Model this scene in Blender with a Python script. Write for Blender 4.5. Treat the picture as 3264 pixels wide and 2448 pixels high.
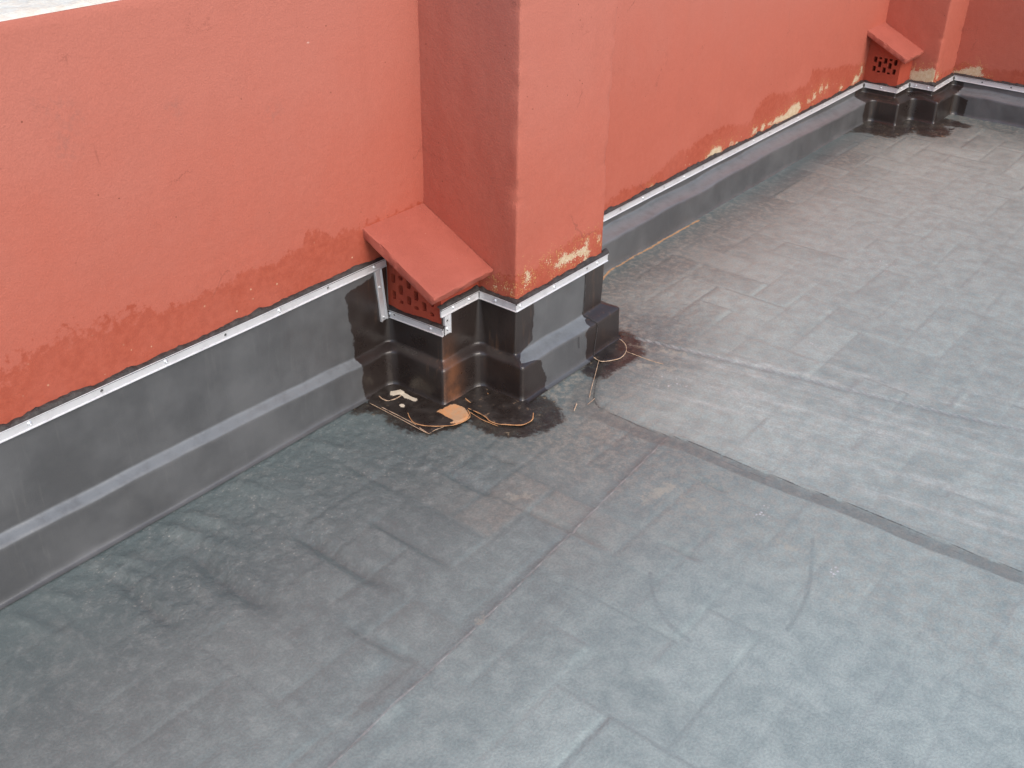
import bpy, bmesh, math
import numpy as np
from mathutils import Matrix, Vector
from mathutils.geometry import delaunay_2d_cdt

for _o in list(bpy.data.objects):
    bpy.data.objects.remove(_o, do_unlink=True)
SC = bpy.context.scene
COL = SC.collection

# ------------------------------------------------------------------ camera
CAM_POS = (-2.0321, -1.9320, 1.5998)
CAM_YAW, CAM_PITCH, CAM_ROLL = 0.66939, -0.54670, 0.01610
F_PX = 3390.5
cam = bpy.data.cameras.new('camera')
cam_o = bpy.data.objects.new('camera', cam)
COL.objects.link(cam_o)
cam.sensor_width = 36.0
cam.lens = F_PX / 3264.0 * 36.0
cam.clip_start = 0.02
cam.clip_end = 3000.0
_f = Vector((math.cos(CAM_PITCH) * math.cos(CAM_YAW), math.cos(CAM_PITCH) * math.sin(CAM_YAW), math.sin(CAM_PITCH)))
_r = Vector((math.sin(CAM_YAW), -math.cos(CAM_YAW), 0))
_u = _r.cross(_f)
_R = _r * math.cos(CAM_ROLL) + _u * math.sin(CAM_ROLL)
_U = -_r * math.sin(CAM_ROLL) + _u * math.cos(CAM_ROLL)
cam_o.matrix_world = Matrix(((_R.x, _U.x, -_f.x, CAM_POS[0]), (_R.y, _U.y, -_f.y, CAM_POS[1]), (_R.z, _U.z, -_f.z, CAM_POS[2]), (0, 0, 0, 1)))
SC.camera = cam_o

# ------------------------------------------------------------------ world, sun, exposure
SUN_AZ, SUN_EL = math.radians(-104), math.radians(46)      # azimuth from +x towards +y
world = bpy.data.worlds.new('World')
SC.world = world
world.use_nodes = True
wn = world.node_tree
wn.nodes.clear()
sky = wn.nodes.new('ShaderNodeTexSky')
sky.sky_type = 'NISHITA'
sky.sun_disc = False
sky.sun_elevation = SUN_EL
sky.sun_rotation = math.pi / 2 - SUN_AZ
sky.air_density = 1.0
sky.dust_density = 3.0
sky.ozone_density = 1.0
bg = wn.nodes.new('ShaderNodeBackground')
bg.inputs['Strength'].default_value = 0.15
wo = wn.nodes.new('ShaderNodeOutputWorld')
wn.links.new(sky.outputs[0], bg.inputs[0])
wn.links.new(bg.outputs[0], wo.inputs[0])
sun = bpy.data.lights.new('sun', 'SUN')
sun.energy = 0.62
sun.angle = math.radians(36)
sun.color = (1.0, 0.97, 0.93)
sun_o = bpy.data.objects.new('sun', sun)
COL.objects.link(sun_o)
_sd = Vector((math.cos(SUN_EL) * math.cos(SUN_AZ), math.cos(SUN_EL) * math.sin(SUN_AZ), math.sin(SUN_EL)))
sun_o.rotation_euler = _sd.to_track_quat('Z', 'Y').to_euler()
sun_o.location = (2, -3, 6)
SC.view_settings.view_transform = 'Standard'
SC.view_settings.look = 'None'
SC.view_settings.gamma = 1.0
SC.view_settings.use_curve_mapping = False
SC.view_settings.exposure = 0.45

SC.cycles.max_bounces = 5
SC.cycles.diffuse_bounces = 3
SC.cycles.glossy_bounces = 2
SC.cycles.transmission_bounces = 0

# ------------------------------------------------------------------ measured layout (metres)
PD, PW = 0.332, 0.411            # near pier depth / width
BD, BW = 0.200, 0.155            # near vent box depth / width
X2, X3, X4 = 3.157, 3.313, 3.586 # far vent box, far pier, end wall
B2, P2 = 0.170, 0.293
TOP = 1.157
HL, HF, HR = 0.381, 0.288, 0.174 # top of metal bar: left wall, pier, right wall
BS = 0.0245                      # bar width
XL = -5.0
YN = -7.0

# outlines of stains, patches and seams, in metres on their own surface
STAIN_L = [(-1.283,0.523),(-1.235,0.523),(-1.168,0.549),(-1.082,0.557),(-0.883,0.518),(-0.872,0.493),(-0.768,0.486),(-0.658,0.494),(-0.628,0.508),(-0.521,0.489),(-0.504,0.502),(-0.439,0.505),(-0.431,0.541),(-0.4,0.534),(-0.362,0.512),(-0.34,0.495),(-0.298,0.503),(-0.239,0.492)]
STAIN_R = [(0.938,0.209),(0.979,0.216),(1.032,0.226),(1.157,0.206),(1.203,0.21),(1.292,0.237),(1.394,0.276),(1.485,0.26),(1.508,0.271),(1.65,0.279),(1.716,0.284),(1.981,0.249),(2.011,0.299),(2.081,0.319),(2.14,0.328),(2.307,0.299),(2.507,0.302),(2.524,0.351),(2.832,0.302),(2.889,0.302),(3.1,0.269)]
PEEL_R0 = [(1.61,0.173),(1.642,0.191),(1.679,0.21),(1.735,0.202),(1.748,0.181),(1.673,0.173)]
PEEL_R1 = [(2.194,0.189),(2.208,0.206),(2.306,0.202),(2.364,0.227),(2.431,0.227),(2.458,0.198),(2.43,0.181),(2.347,0.179),(2.263,0.183)]
PEEL_R2 = [(2.004,0.192),(2.015,0.204),(2.04,0.209),(2.039,0.191)]
PEEL_R3 = [(2.086,0.187),(2.091,0.204),(2.116,0.201),(2.108,0.185)]
PEEL_R4 = [(2.148,0.196),(2.18,0.194),(2.175,0.186)]
PEEL_R5 = [(2.576,0.21),(2.582,0.24),(2.606,0.215)]
PEEL_R6 = [(2.637,0.236),(2.647,0.257),(2.671,0.233)]
PEEL_R7 = [(2.875,0.189),(2.886,0.209),(2.897,0.201)]
PEEL_R8 = [(3.025,0.19),(3.044,0.215),(3.103,0.21),(3.092,0.197),(3.065,0.19)]
PEEL_R9 = [(3.107,0.227),(3.102,0.257),(3.117,0.25),(3.125,0.223)]
PEEL_R10 = [(1.204,0.168),(1.218,0.184),(1.232,0.168)]
PEEL_R11 = [(1.813,0.197),(1.827,0.2),(1.836,0.189)]
PEEL_R12 = [(2.523,0.21),(2.533,0.221),(2.55,0.208)]
PEEL_R13 = [(2.035,0.163),(2.044,0.182),(2.052,0.166)]
PEEL_R14 = [(1.86,0.181),(1.868,0.19),(1.877,0.177)]
PEEL_R15 = [(2.703,0.234),(2.714,0.245),(2.726,0.233)]
PEEL_P0 = [(0.172,0.324),(0.185,0.34),(0.201,0.339),(0.202,0.357),(0.223,0.357),(0.238,0.345),(0.268,0.344),(0.312,0.348),(0.318,0.362),(0.336,0.354),(0.328,0.333),(0.353,0.315),(0.323,0.311),(0.284,0.324),(0.248,0.318),(0.211,0.326),(0.197,0.322)]
PEEL_P1 = [(0.04,0.346),(0.043,0.358),(0.06,0.357),(0.067,0.34),(0.054,0.329)]
PEEL_P2 = [(0.131,0.359),(0.145,0.361),(0.156,0.352),(0.142,0.353)]
PEEL_P3 = [(0.038,0.312),(0.042,0.325),(0.048,0.313)]
PEEL_P4 = [(0.379,0.361),(0.388,0.365),(0.395,0.344),(0.384,0.348)]
PEEL_P5 = [(0.301,0.304),(0.323,0.308),(0.347,0.293),(0.317,0.294)]
STAIN_P = [(-0.008,0.35),(0.037,0.356),(0.084,0.353),(0.137,0.375),(0.221,0.383),(0.279,0.392),(0.339,0.386),(0.401,0.376)]
PEEL_PL0 = [(-0.24,0.309),(-0.262,0.324),(-0.289,0.32),(-0.323,0.324),(-0.323,0.312),(-0.283,0.311)]
STAIN_PL = [(-0.219,0.325),(-0.254,0.341),(-0.288,0.347),(-0.324,0.353)]
PEEL_FP0 = [(-0.176,0.177),(-0.173,0.2),(-0.174,0.219),(-0.19,0.233),(-0.202,0.221),(-0.218,0.233),(-0.237,0.232),(-0.249,0.243),(-0.28,0.252),(-0.291,0.237),(-0.299,0.191),(-0.225,0.182)]
PEEL_E0 = [(-0.28,0.18),(-0.33,0.199),(-0.354,0.22),(-0.381,0.222),(-0.407,0.234),(-0.423,0.227),(-0.425,0.206),(-0.451,0.192),(-0.41,0.183),(-0.317,0.175)]
PEEL_FP1 = [(3.333,0.199),(3.327,0.219),(3.344,0.222),(3.367,0.211),(3.353,0.197)]
STAIN_E = [(-0.279,0.216),(-0.33,0.243),(-0.397,0.236),(-0.466,0.235),(-0.534,0.237),(-0.623,0.244)]
PRIM_L = [(-0.325,0.319),(-0.312,0.333),(-0.279,0.329),(-0.241,0.339),(-0.223,0.34),(-0.19,0.394),(-0.144,0.378),(-0.179,-0.171),(-0.306,-0.106),(-0.303,-0.016),(-0.306,0.051),(-0.299,0.088),(-0.305,0.13),(-0.301,0.175),(-0.31,0.232),(-0.317,0.283)]
PRIM_P1 = [(0.071,0.271),(0.075,0.191),(0.073,0.139),(0.032,0.117),(-0.016,0.113)]
PRIM_P1b = [(0.07,0.105),(0.062,0.074),(0.082,0.025),(0.062,-0.002)]
PRIM_P2 = [(0.322,0.263),(0.32,0.204),(0.321,0.159),(0.318,0.127)]
PRIM_P2b = [(0.257,0.112),(0.279,0.07),(0.281,0.048),(0.27,0.027),(0.276,-0.005)]
PRIM_F1 = [(-0.218,-0.015),(-0.281,-0.048),(-0.331,-0.039),(-0.372,-0.051),(-0.38,-0.065),(-0.345,-0.089),(-0.324,-0.132),(-0.348,-0.173),(-0.348,-0.225),(-0.339,-0.261),(-0.321,-0.293),(-0.282,-0.318),(-0.239,-0.334),(-0.2,-0.338),(-0.214,-0.367),(-0.207,-0.436),(-0.175,-0.488),(-0.12,-0.522),(-0.049,-0.535),(-0.007,-0.515),(0.026,-0.463),(0.034,-0.414),(-0.006,-0.381),(0.074,-0.295),(-0.0,-0.207),(-0.086,-0.106)]
PRIM_F2 = [(0.216,-0.409),(0.25,-0.398),(0.3,-0.39),(0.397,-0.363),(0.497,-0.332),(0.5,-0.367),(0.504,-0.397),(0.487,-0.445),(0.463,-0.465),(0.427,-0.499),(0.381,-0.509),(0.336,-0.495),(0.298,-0.489),(0.233,-0.49),(0.2,-0.474),(0.211,-0.43)]
PRIM_F3 = [(0.146,-0.44),(0.169,-0.451),(0.196,-0.472),(0.229,-0.473),(0.123,-0.527),(0.088,-0.571),(0.08,-0.64),(0.086,-0.756),(0.089,-0.812),(0.042,-0.689),(0.04,-0.61),(0.022,-0.544),(0.026,-0.512),(0.048,-0.489),(0.096,-0.474)]
PRIM_A = [(0.083,-0.665),(0.097,-0.765),(0.103,-0.891),(0.104,-1.024),(0.11,-1.159),(0.121,-1.304),(0.121,-1.446),(0.132,-1.654),(0.142,-1.861),(0.103,-1.851),(0.091,-1.604),(0.082,-1.507),(0.061,-1.465),(0.052,-1.423),(0.069,-1.389),(0.044,-1.342),(0.045,-1.304),(0.055,-1.236),(0.036,-1.185),(0.049,-1.116),(0.041,-1.058),(0.041,-0.982),(0.038,-0.9),(0.042,-0.818),(0.023,-0.705)]
B_EDGE = [(0.412,-0.381),(0.299,-0.429),(0.211,-0.474),(0.167,-0.496),(0.116,-0.528),(0.098,-0.547),(0.089,-0.568),(0.083,-0.638),(0.085,-0.697),(0.086,-0.756),(0.096,-0.827)]
B_EDGE2 = [(0.103,-0.85),(0.104,-1.024),(0.11,-1.159),(0.121,-1.304),(0.121,-1.446),(0.132,-1.654),(0.142,-1.861)]
SEAM_C = [(0.055,-0.793),(-0.372,-0.828),(-0.828,-0.861),(-1.215,-0.885),(-1.393,-0.894)]
SEAM_D = [(0.474,-0.362),(0.509,-0.51),(0.593,-0.89),(0.651,-1.151),(0.741,-1.524),(0.808,-1.841)]
ARC1 = [(-0.409,-1.052),(-0.468,-1.098),(-0.517,-1.162),(-0.533,-1.228)]
ARC2 = [(-0.062,-1.28),(-0.163,-1.324),(-0.27,-1.36),(-0.373,-1.369)]
SCUFF = [(1.503,-0.774),(0.326,-0.655),(-0.044,-1.138),(0.803,-0.88),(-0.138,-1.366)]
ORANGE = [(-0.227,-0.24),(-0.207,-0.242),(-0.181,-0.248),(-0.165,-0.255),(-0.162,-0.275),(-0.168,-0.299),(-0.18,-0.32),(-0.2,-0.33),(-0.228,-0.327),(-0.251,-0.307),(-0.232,-0.307),(-0.229,-0.29),(-0.228,-0.274)]
CREAM = [(-0.233,-0.071),(-0.221,-0.079),(-0.209,-0.081),(-0.207,-0.089),(-0.211,-0.11),(-0.213,-0.131),(-0.211,-0.153),(-0.226,-0.163),(-0.228,-0.139),(-0.229,-0.117),(-0.226,-0.101),(-0.239,-0.096),(-0.253,-0.088)]
CREAM2 = [(-0.266,-0.133),(-0.255,-0.139),(-0.257,-0.154),(-0.268,-0.158),(-0.274,-0.144)]
LN1 = [(-0.269,-0.058),(-0.275,-0.078),(-0.272,-0.096),(-0.259,-0.103),(-0.245,-0.106),(-0.227,-0.105)]
LN2 = [(-0.303,-0.061),(-0.304,-0.146),(-0.307,-0.233),(-0.313,-0.263),(-0.317,-0.294)]
LN3 = [(-0.31,-0.063),(-0.313,-0.181),(-0.318,-0.287)]
LN4 = [(-0.28,-0.181),(-0.295,-0.203),(-0.306,-0.232),(-0.295,-0.266),(-0.266,-0.302),(-0.24,-0.321),(-0.203,-0.329),(-0.181,-0.322),(-0.162,-0.297)]
LN5 = [(-0.122,-0.253),(-0.127,-0.267),(-0.129,-0.284),(-0.12,-0.298),(-0.097,-0.304),(-0.072,-0.299),(-0.06,-0.283)]
LN6 = [(-0.156,-0.292),(-0.156,-0.329),(-0.159,-0.359),(-0.167,-0.381),(-0.164,-0.408),(-0.151,-0.428),(-0.129,-0.458),(-0.106,-0.466),(-0.086,-0.465),(-0.057,-0.446)]
LN7 = [(-0.165,-0.306),(-0.172,-0.355),(-0.171,-0.384),(-0.169,-0.413)]
LN8 = [(-0.317,-0.294),(-0.292,-0.294),(-0.266,-0.302)]
LP1 = [(0.305,-0.395),(0.299,-0.413),(0.3,-0.43),(0.325,-0.449),(0.354,-0.46),(0.392,-0.453),(0.425,-0.432),(0.444,-0.407),(0.449,-0.388)]
LP2 = [(0.296,-0.42),(0.218,-0.461),(0.149,-0.496),(0.108,-0.519)]
LP3 = [(0.397,-0.452),(0.398,-0.494),(0.399,-0.541),(0.405,-0.581)]
LP4 = [(0.061,-0.509),(0.022,-0.527)]
LP5 = [(0.115,-0.533),(0.075,-0.536)]
ORLINE = [(0.757,-0.111),(0.842,-0.088),(0.913,-0.091),(1.005,-0.088),(1.109,-0.094),(1.187,-0.09),(1.293,-0.092),(1.392,-0.093),(1.444,-0.096)]
PRIM_F4 = [(3.003,-0.022),(2.892,-0.095),(2.779,-0.073),(2.865,-0.063),(2.898,-0.144),(2.911,-0.223),(2.918,-0.29),(3.006,-0.311),(3.093,-0.324),(3.052,-0.363),(3.069,-0.425),(3.142,-0.466),(3.209,-0.456),(3.273,-0.397),(3.306,-0.501),(3.369,-0.507),(3.396,-0.423),(3.394,-0.33),(3.312,-0.118),(3.216,-0.009)]
SMUDGE = [(-1.04,0.992),(-0.996,0.973),(-0.971,0.954),(-1.003,0.92),(-1.009,0.894),(-0.751,0.922),(-0.491,0.858)]
SCRATCH = [(-0.383,0.995),(-0.366,0.989),(-0.35,0.981)]
BLK = [(0.232,0.11),(0.234,0.062)]

# ------------------------------------------------------------------ numpy helpers
def hash2(ix, iy, seed):
    h = (ix.astype(np.int64) * 374761393 + iy.astype(np.int64) * 668265263 + seed * 974711) & 0x7fffffff
    h = ((h ^ (h >> 13)) * 1274126177) & 0x7fffffff
    h = ((h ^ (h >> 16)) * 1103515245 + 12345) & 0x7fffffff
    return (h & 0xffff) / 65535.0
def vnoise(x, y, seed=0):
    x = np.asarray(x, float); y = np.asarray(y, float)
    ix = np.floor(x); iy = np.floor(y); fx = x - ix; fy = y - iy
    fx = fx * fx * (3 - 2 * fx); fy = fy * fy * (3 - 2 * fy)
    a = hash2(ix, iy, seed); b = hash2(ix + 1, iy, seed); c = hash2(ix, iy + 1, seed); d = hash2(ix + 1, iy + 1, seed)
    return (a * (1 - fx) + b * fx) * (1 - fy) + (c * (1 - fx) + d * fx) * fy
def fbm(x, y, seed=0, oct=4):
    s = 0; a = .5; t = 0
    for i in range(oct):
        s = s + a * vnoise(x * 2 ** i, y * 2 ** i, seed + i * 17); t += a; a *= .5
    return s / t
def sstep(a, b, x):
    t = np.clip((x - a) / (b - a), 0, 1)
    return t * t * (3 - 2 * t)
def seg_dist(px, py, pts, closed=False):
    d = np.full(np.shape(px), 1e9)
    n = len(pts)
    for i in range(n if closed else n - 1):
        ax, ay = pts[i]; bx, by = pts[(i + 1) % n]
        vx, vy = bx - ax, by - ay
        L = vx * vx + vy * vy + 1e-12
        t = np.clip(((px - ax) * vx + (py - ay) * vy) / L, 0, 1)
        d = np.minimum(d, np.hypot(px - ax - t * vx, py - ay - t * vy))
    return d
def poly_sdf(px, py, pts, near=.16):
    """signed distance, positive inside; far away only the sign is exact"""
    px = np.asarray(px, float); py = np.asarray(py, float)
    if px.size > 5000:
        xs_ = [q[0] for q in pts]; ys_ = [q[1] for q in pts]
        box = (px > min(xs_) - near) & (px < max(xs_) + near) & (py > min(ys_) - near) & (py < max(ys_) + near)
        out = np.full(px.shape, -near)
        if box.any(): out[box] = poly_sdf_exact(px[box], py[box], pts)
        return out
    return poly_sdf_exact(px, py, pts)
def poly_sdf_exact(px, py, pts):
    d = seg_dist(px, py, pts, True)
    ins = np.zeros(np.shape(px), bool)
    n = len(pts)
    for i in range(n):
        ax, ay = pts[i]; bx, by = pts[(i + 1) % n]
        if ay == by: continue
        c = ((ay > py) != (by > py)) & (px < (bx - ax) * (py - ay) / (by - ay) + ax)
        ins ^= c
    return np.where(ins, d, -d)

# ------------------------------------------------------------------ object helpers
def thing(name, loc, label, cat, group=None):
    o = bpy.data.objects.new(name, None)
    o.empty_display_size = 0.05
    o.location = loc
    COL.objects.link(o)
    o['label'] = label; o['category'] = cat
    if group: o['group'] = group
    return o
def tag(o, label=None, cat=None, group=None, kind=None):
    if label: o['label'] = label
    if cat: o['category'] = cat
    if group: o['group'] = group
    if kind: o['kind'] = kind
    return o
def base_loc(parent):
    l = Vector((0, 0, 0))
    while parent is not None:
        l = l + parent.location
        parent = parent.parent
    return l
def mesh_obj(name, verts, faces, mat, parent=None, smooth=False, attrs=None, loc=(0, 0, 0), sharp=None):
    """verts in world coordinates; the object sits at loc (or on its parent's origin)"""
    v = np.asarray(verts, float).reshape(-1, 3)
    off = np.array(base_loc(parent)) + np.array(loc, float)
    v = v - off
    me = bpy.data.meshes.new(name)
    if isinstance(faces, np.ndarray):
        nf, k = faces.shape
        me.vertices.add(len(v)); me.vertices.foreach_set('co', v.astype(np.float32).ravel())
        me.loops.add(nf * k); me.loops.foreach_set('vertex_index', faces.astype(np.int32).ravel())
        me.polygons.add(nf); me.polygons.foreach_set('loop_start', np.arange(0, nf * k, k, dtype=np.int32))
        me.update(calc_edges=True)
    else:
        me.from_pydata([tuple(q) for q in v], [], [tuple(int(i) for i in f) for f in faces])
        me.update()
    me.validate()
    if smooth:
        me.polygons.foreach_set('use_smooth', np.ones(len(me.polygons), bool))
    if attrs:
        for k, a in attrs.items():
            at = me.attributes.new(k, 'FLOAT', 'POINT')
            at.data.foreach_set('value', np.asarray(a, np.float32).ravel())
    if smooth and sharp: me.set_sharp_from_angle(angle=math.radians(sharp))
    for m in (mat if isinstance(mat, (list, tuple)) else [mat]):
        me.materials.append(m)
    o = bpy.data.objects.new(name, me)
    o.location = loc
    COL.objects.link(o)
    if parent: o.parent = parent
    return o
def grid_faces(nu, nv, off=0, flip=False):
    i = np.arange(nu - 1)[:, None] * nv + np.arange(nv - 1)[None, :]
    i = i.ravel() + off
    f = np.stack([i, i + nv, i + nv + 1, i + 1], 1)
    return f[:, ::-1].copy() if flip else f
class MB:
    def __init__(s): s.v = []; s.f = []
    def add(s, verts, faces):
        o = len(s.v); s.v += [tuple(map(float, q)) for q in verts]; s.f += [tuple(int(i) + o for i in f) for f in faces]
    def quad(s, a, b, c, d): s.add([a, b, c, d], [(0, 1, 2, 3)])
    def box(s, x0, x1, y0, y1, z0, z1):
        s.add([(x0, y0, z0), (x1, y0, z0), (x1, y1, z0), (x0, y1, z0), (x0, y0, z1), (x1, y0, z1), (x1, y1, z1), (x0, y1, z1)],
              [(0, 3, 2, 1), (4, 5, 6, 7), (0, 1, 5, 4), (1, 2, 6, 5), (2, 3, 7, 6), (3, 0, 4, 7)])
    def build(s, name, mat, parent=None, smooth=False, loc=(0, 0, 0)):
        return mesh_obj(name, s.v, s.f, mat, parent, smooth, None, loc)
def smooth_poly(pts, n=3, closed=False):
    """Catmull-Rom resampling of a polyline"""
    P = [np.array(q, float) for q in pts]; out = []
    N = len(P)
    for i in range(N if closed else N - 1):
        if closed: a, b, c, d = P[(i - 1) % N], P[i], P[(i + 1) % N], P[(i + 2) % N]
        else: a, b, c, d = P[max(i - 1, 0)], P[i], P[i + 1], P[min(i + 2, N - 1)]
        for k in range(n):
            t = k / n
            out.append(.5 * ((2 * b) + (-a + c) * t + (2 * a - 5 * b + 4 * c - d) * t * t + (-a + 3 * b - 3 * c + d) * t ** 3))
    if not closed: out.append(P[-1])
    return [tuple(q) for q in out]

# ------------------------------------------------------------------ material helpers
class NT:
    def __init__(s, name):
        s.m = bpy.data.materials.new(name); s.m.use_nodes = True
        s.t = s.m.node_tree; s.t.nodes.clear()
        s.out = s.t.nodes.new('ShaderNodeOutputMaterial')
        s.b = s.t.nodes.new('ShaderNodeBsdfPrincipled')
        s.t.links.new(s.b.outputs[0], s.out.inputs[0])
        s.pos = s.t.nodes.new('ShaderNodeNewGeometry').outputs['Position']
    def plug(s, sock, v):
        if isinstance(v, bpy.types.NodeSocket): s.t.links.new(v, sock)
        elif isinstance(v, (tuple, list)) and len(v) == 3 and sock.type == 'RGBA': sock.default_value = (*v, 1)
        else: sock.default_value = v
    def attr(s, n):
        a = s.t.nodes.new('ShaderNodeAttribute'); a.attribute_name = n; return a.outputs['Fac']
    def vmul(s, v, k):
        n = s.t.nodes.new('ShaderNodeVectorMath'); n.operation = 'MULTIPLY'; s.plug(n.inputs[0], v); n.inputs[1].default_value = k; return n.outputs[0]
    def vrot(s, v, ang, axis=(0, 0, 1)):
        n = s.t.nodes.new('ShaderNodeVectorRotate'); s.plug(n.inputs[0], v); n.inputs['Angle'].default_value = ang; n.inputs['Axis'].default_value = axis; return n.outputs[0]
    def noise(s, scale, detail=3, rough=.55, vec=None, dist=0, dim='3D'):
        n = s.t.nodes.new('ShaderNodeTexNoise'); n.noise_dimensions = dim; n.inputs['Scale'].default_value = scale; n.inputs['Detail'].default_value = detail
        n.inputs['Roughness'].default_value = rough; n.inputs['Distortion'].default_value = dist
        s.plug(n.inputs['Vector'], vec if vec is not None else s.pos); return n.outputs['Fac']
    def voro(s, scale, vec=None, feat='F1'):
        n = s.t.nodes.new('ShaderNodeTexVoronoi'); n.feature = feat; n.inputs['Scale'].default_value = scale
        s.plug(n.inputs['Vector'], vec if vec is not None else s.pos); return n.outputs['Distance']
    def math(s, op, a, b=0.0, clamp=False):
        n = s.t.nodes.new('ShaderNodeMath'); n.operation = op; n.use_clamp = clamp; s.plug(n.inputs[0], a); s.plug(n.inputs[1], b); return n.outputs[0]
    def rng(s, v, a, b, c=0., d=1., smooth=True):
        n = s.t.nodes.new('ShaderNodeMapRange'); n.interpolation_type = 'SMOOTHSTEP' if smooth else 'LINEAR'
        s.plug(n.inputs[0], v); n.inputs[1].default_value = a; n.inputs[2].default_value = b; n.inputs[3].default_value = c; n.inputs[4].default_value = d; return n.outputs[0]
    def mix(s, f, a, b, mode='MIX'):
        n = s.t.nodes.new('ShaderNodeMix'); n.data_type = 'RGBA'; n.blend_type = mode
        s.plug(n.inputs[0], f); s.plug(n.inputs[6], a); s.plug(n.inputs[7], b); return n.outputs[2]
    def mixf(s, f, a, b):
        n = s.t.nodes.new('ShaderNodeMix'); n.data_type = 'FLOAT'
        s.plug(n.inputs[0], f); s.plug(n.inputs[2], a); s.plug(n.inputs[3], b); return n.outputs[0]
    def ragged(s, sdf, noise, amp, width):
        """sharp edged mask from a signed distance plus noise"""
        v = s.math('ADD', sdf, s.math('MULTIPLY', s.math('SUBTRACT', noise, .5), amp))
        return s.rng(v, -width, width)
    def bump(s, h, dist, strength=1.0, normal=None):
        n = s.t.nodes.new('ShaderNodeBump'); n.inputs['Strength'].default_value = strength; n.inputs['Distance'].default_value = dist
        s.plug(n.inputs['Height'], h)
        if normal is not None: s.plug(n.inputs['Normal'], normal)
        return n.outputs[0]
    def set(s, **k):
        for n, v in k.items():
            s.plug(s.b.inputs[{'color': 'Base Color', 'rough': 'Roughness', 'metal': 'Metallic', 'normal': 'Normal', 'spec': 'Specular IOR Level'}[n]], v)
        return s.m

def mat_plaster():
    n = NT('terracotta_plaster')
    fine = n.noise(230, 2, .6); mid = n.noise(52, 4, .68); big = n.noise(4.0, 4, .6)
    faded = n.mix(n.rng(big, .3, .7), (.525, .150, .102), (.475, .128, .085))
    faded = n.mix(n.rng(mid, .35, .75, 0, .25), faded, (.58, .205, .150))
    zc = n.t.nodes.new('ShaderNodeSeparateXYZ'); n.plug(zc.inputs[0], n.pos)
    up = n.math('ADD', zc.outputs[2], n.math('MULTIPLY', n.math('SUBTRACT', big, .5), .7))
    faded = n.mix(n.rng(up, .35, 1.15, 0, .85), n.mix(.28, faded, (.49, .112, .066)), (.545, .192, .142))        # paler higher up: paint fade plus lens haze put into the colour
    deep = n.mix(n.rng(mid, .3, .7), (.455, .094, .048), (.385, .075, .040))
    sm = n.ragged(n.attr('stain'), n.mixf(.35, mid, big), .125, .006)
    sm = n.math('MULTIPLY', sm, n.math('MULTIPLY', n.rng(big, .25, .6, .4, .9), n.rng(mid, .25, .6, .6, 1.0)))
    col = n.mix(sm, faded, deep)
    col = n.mix(n.rng(fine, .3, .7, 0, .16), col, (.33, .10, .07))
    dr = n.noise(9, 3, .6, n.vmul(n.pos, (1.5, 1.5, .10)))
    col = n.mix(n.rng(dr, .50, .8, 0, .15), col, (.40, .125, .085))
    ck = n.t.nodes.new('ShaderNodeTexVoronoi'); ck.feature = 'DISTANCE_TO_EDGE'; ck.inputs['Scale'].default_value = 2.6
    dv = n.t.nodes.new('ShaderNodeVectorMath'); dv.operation = 'ADD'; n.plug(dv.inputs[0], n.pos); n.plug(dv.inputs[1], n.math('MULTIPLY', mid, .09)); n.plug(ck.inputs['Vector'], dv.outputs[0])
    crk = n.math('MULTIPLY', n.rng(ck.outputs['Distance'], .0015, .006, 1, 0), n.rng(n.noise(5.5, 2), .56, .64))
    col = n.mix(n.math('MULTIPLY', crk, .45), col, (.22, .07, .05))
    # dark mould smudges and tiny pits, light flecks
    smu = n.math('MULTIPLY', n.attr('smudge'), n.rng(mid, .42, .66))
    col = n.mix(n.math('MULTIPLY', smu, .35), col, (.25, .13, .11))
    v = n.voro(30)
    pits = n.math('MULTIPLY', n.rng(v, .05, .075, 1, 0), n.rng(big, .53, .58))
    col = n.mix(n.math('MULTIPLY', pits, .7), col, (.16, .05, .03))
    fle = n.math('MULTIPLY', n.rng(v, .06, .09, 1, 0), n.math('MULTIPLY', n.rng(big, .56, .48), n.rng(n.attr('stain'), -.02, .08)))
    col = n.mix(n.math('MULTIPLY', fle, .8), col, (.66, .44, .28))
    col = n.mix(n.rng(n.attr('scratch'), .0, .003, .8, 0), col, (.8, .56, .48))
    # peeled paint
    pk = n.ragged(n.math('ADD', n.attr('peel'), -.001), n.mixf(.5, mid, fine), .085, .0016)
    cream = n.mix(n.rng(mid, .35, .65), (.66, .55, .38), (.57, .41, .25))
    cream = n.mix(n.rng(fine, .5, .7, 0, .5), cream, (.74, .66, .5))
    halo = n.rng(n.math('ADD', n.attr('peel'), n.math('MULTIPLY', n.math('SUBTRACT', n.mixf(.55, mid, fine), .5), .50)), .012, .018)
    col = n.mix(n.math('MULTIPLY', halo, .7), col, (.62, .34, .13))
    col = n.mix(pk, col, cream)
    h = n.math('ADD', n.math('MULTIPLY', fine, .35), n.math('MULTIPLY', n.noise(40, 3, .65), .65))
    return n.set(color=col, rough=.82, spec=.3, normal=n.bump(h, .0030, .8))

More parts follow.
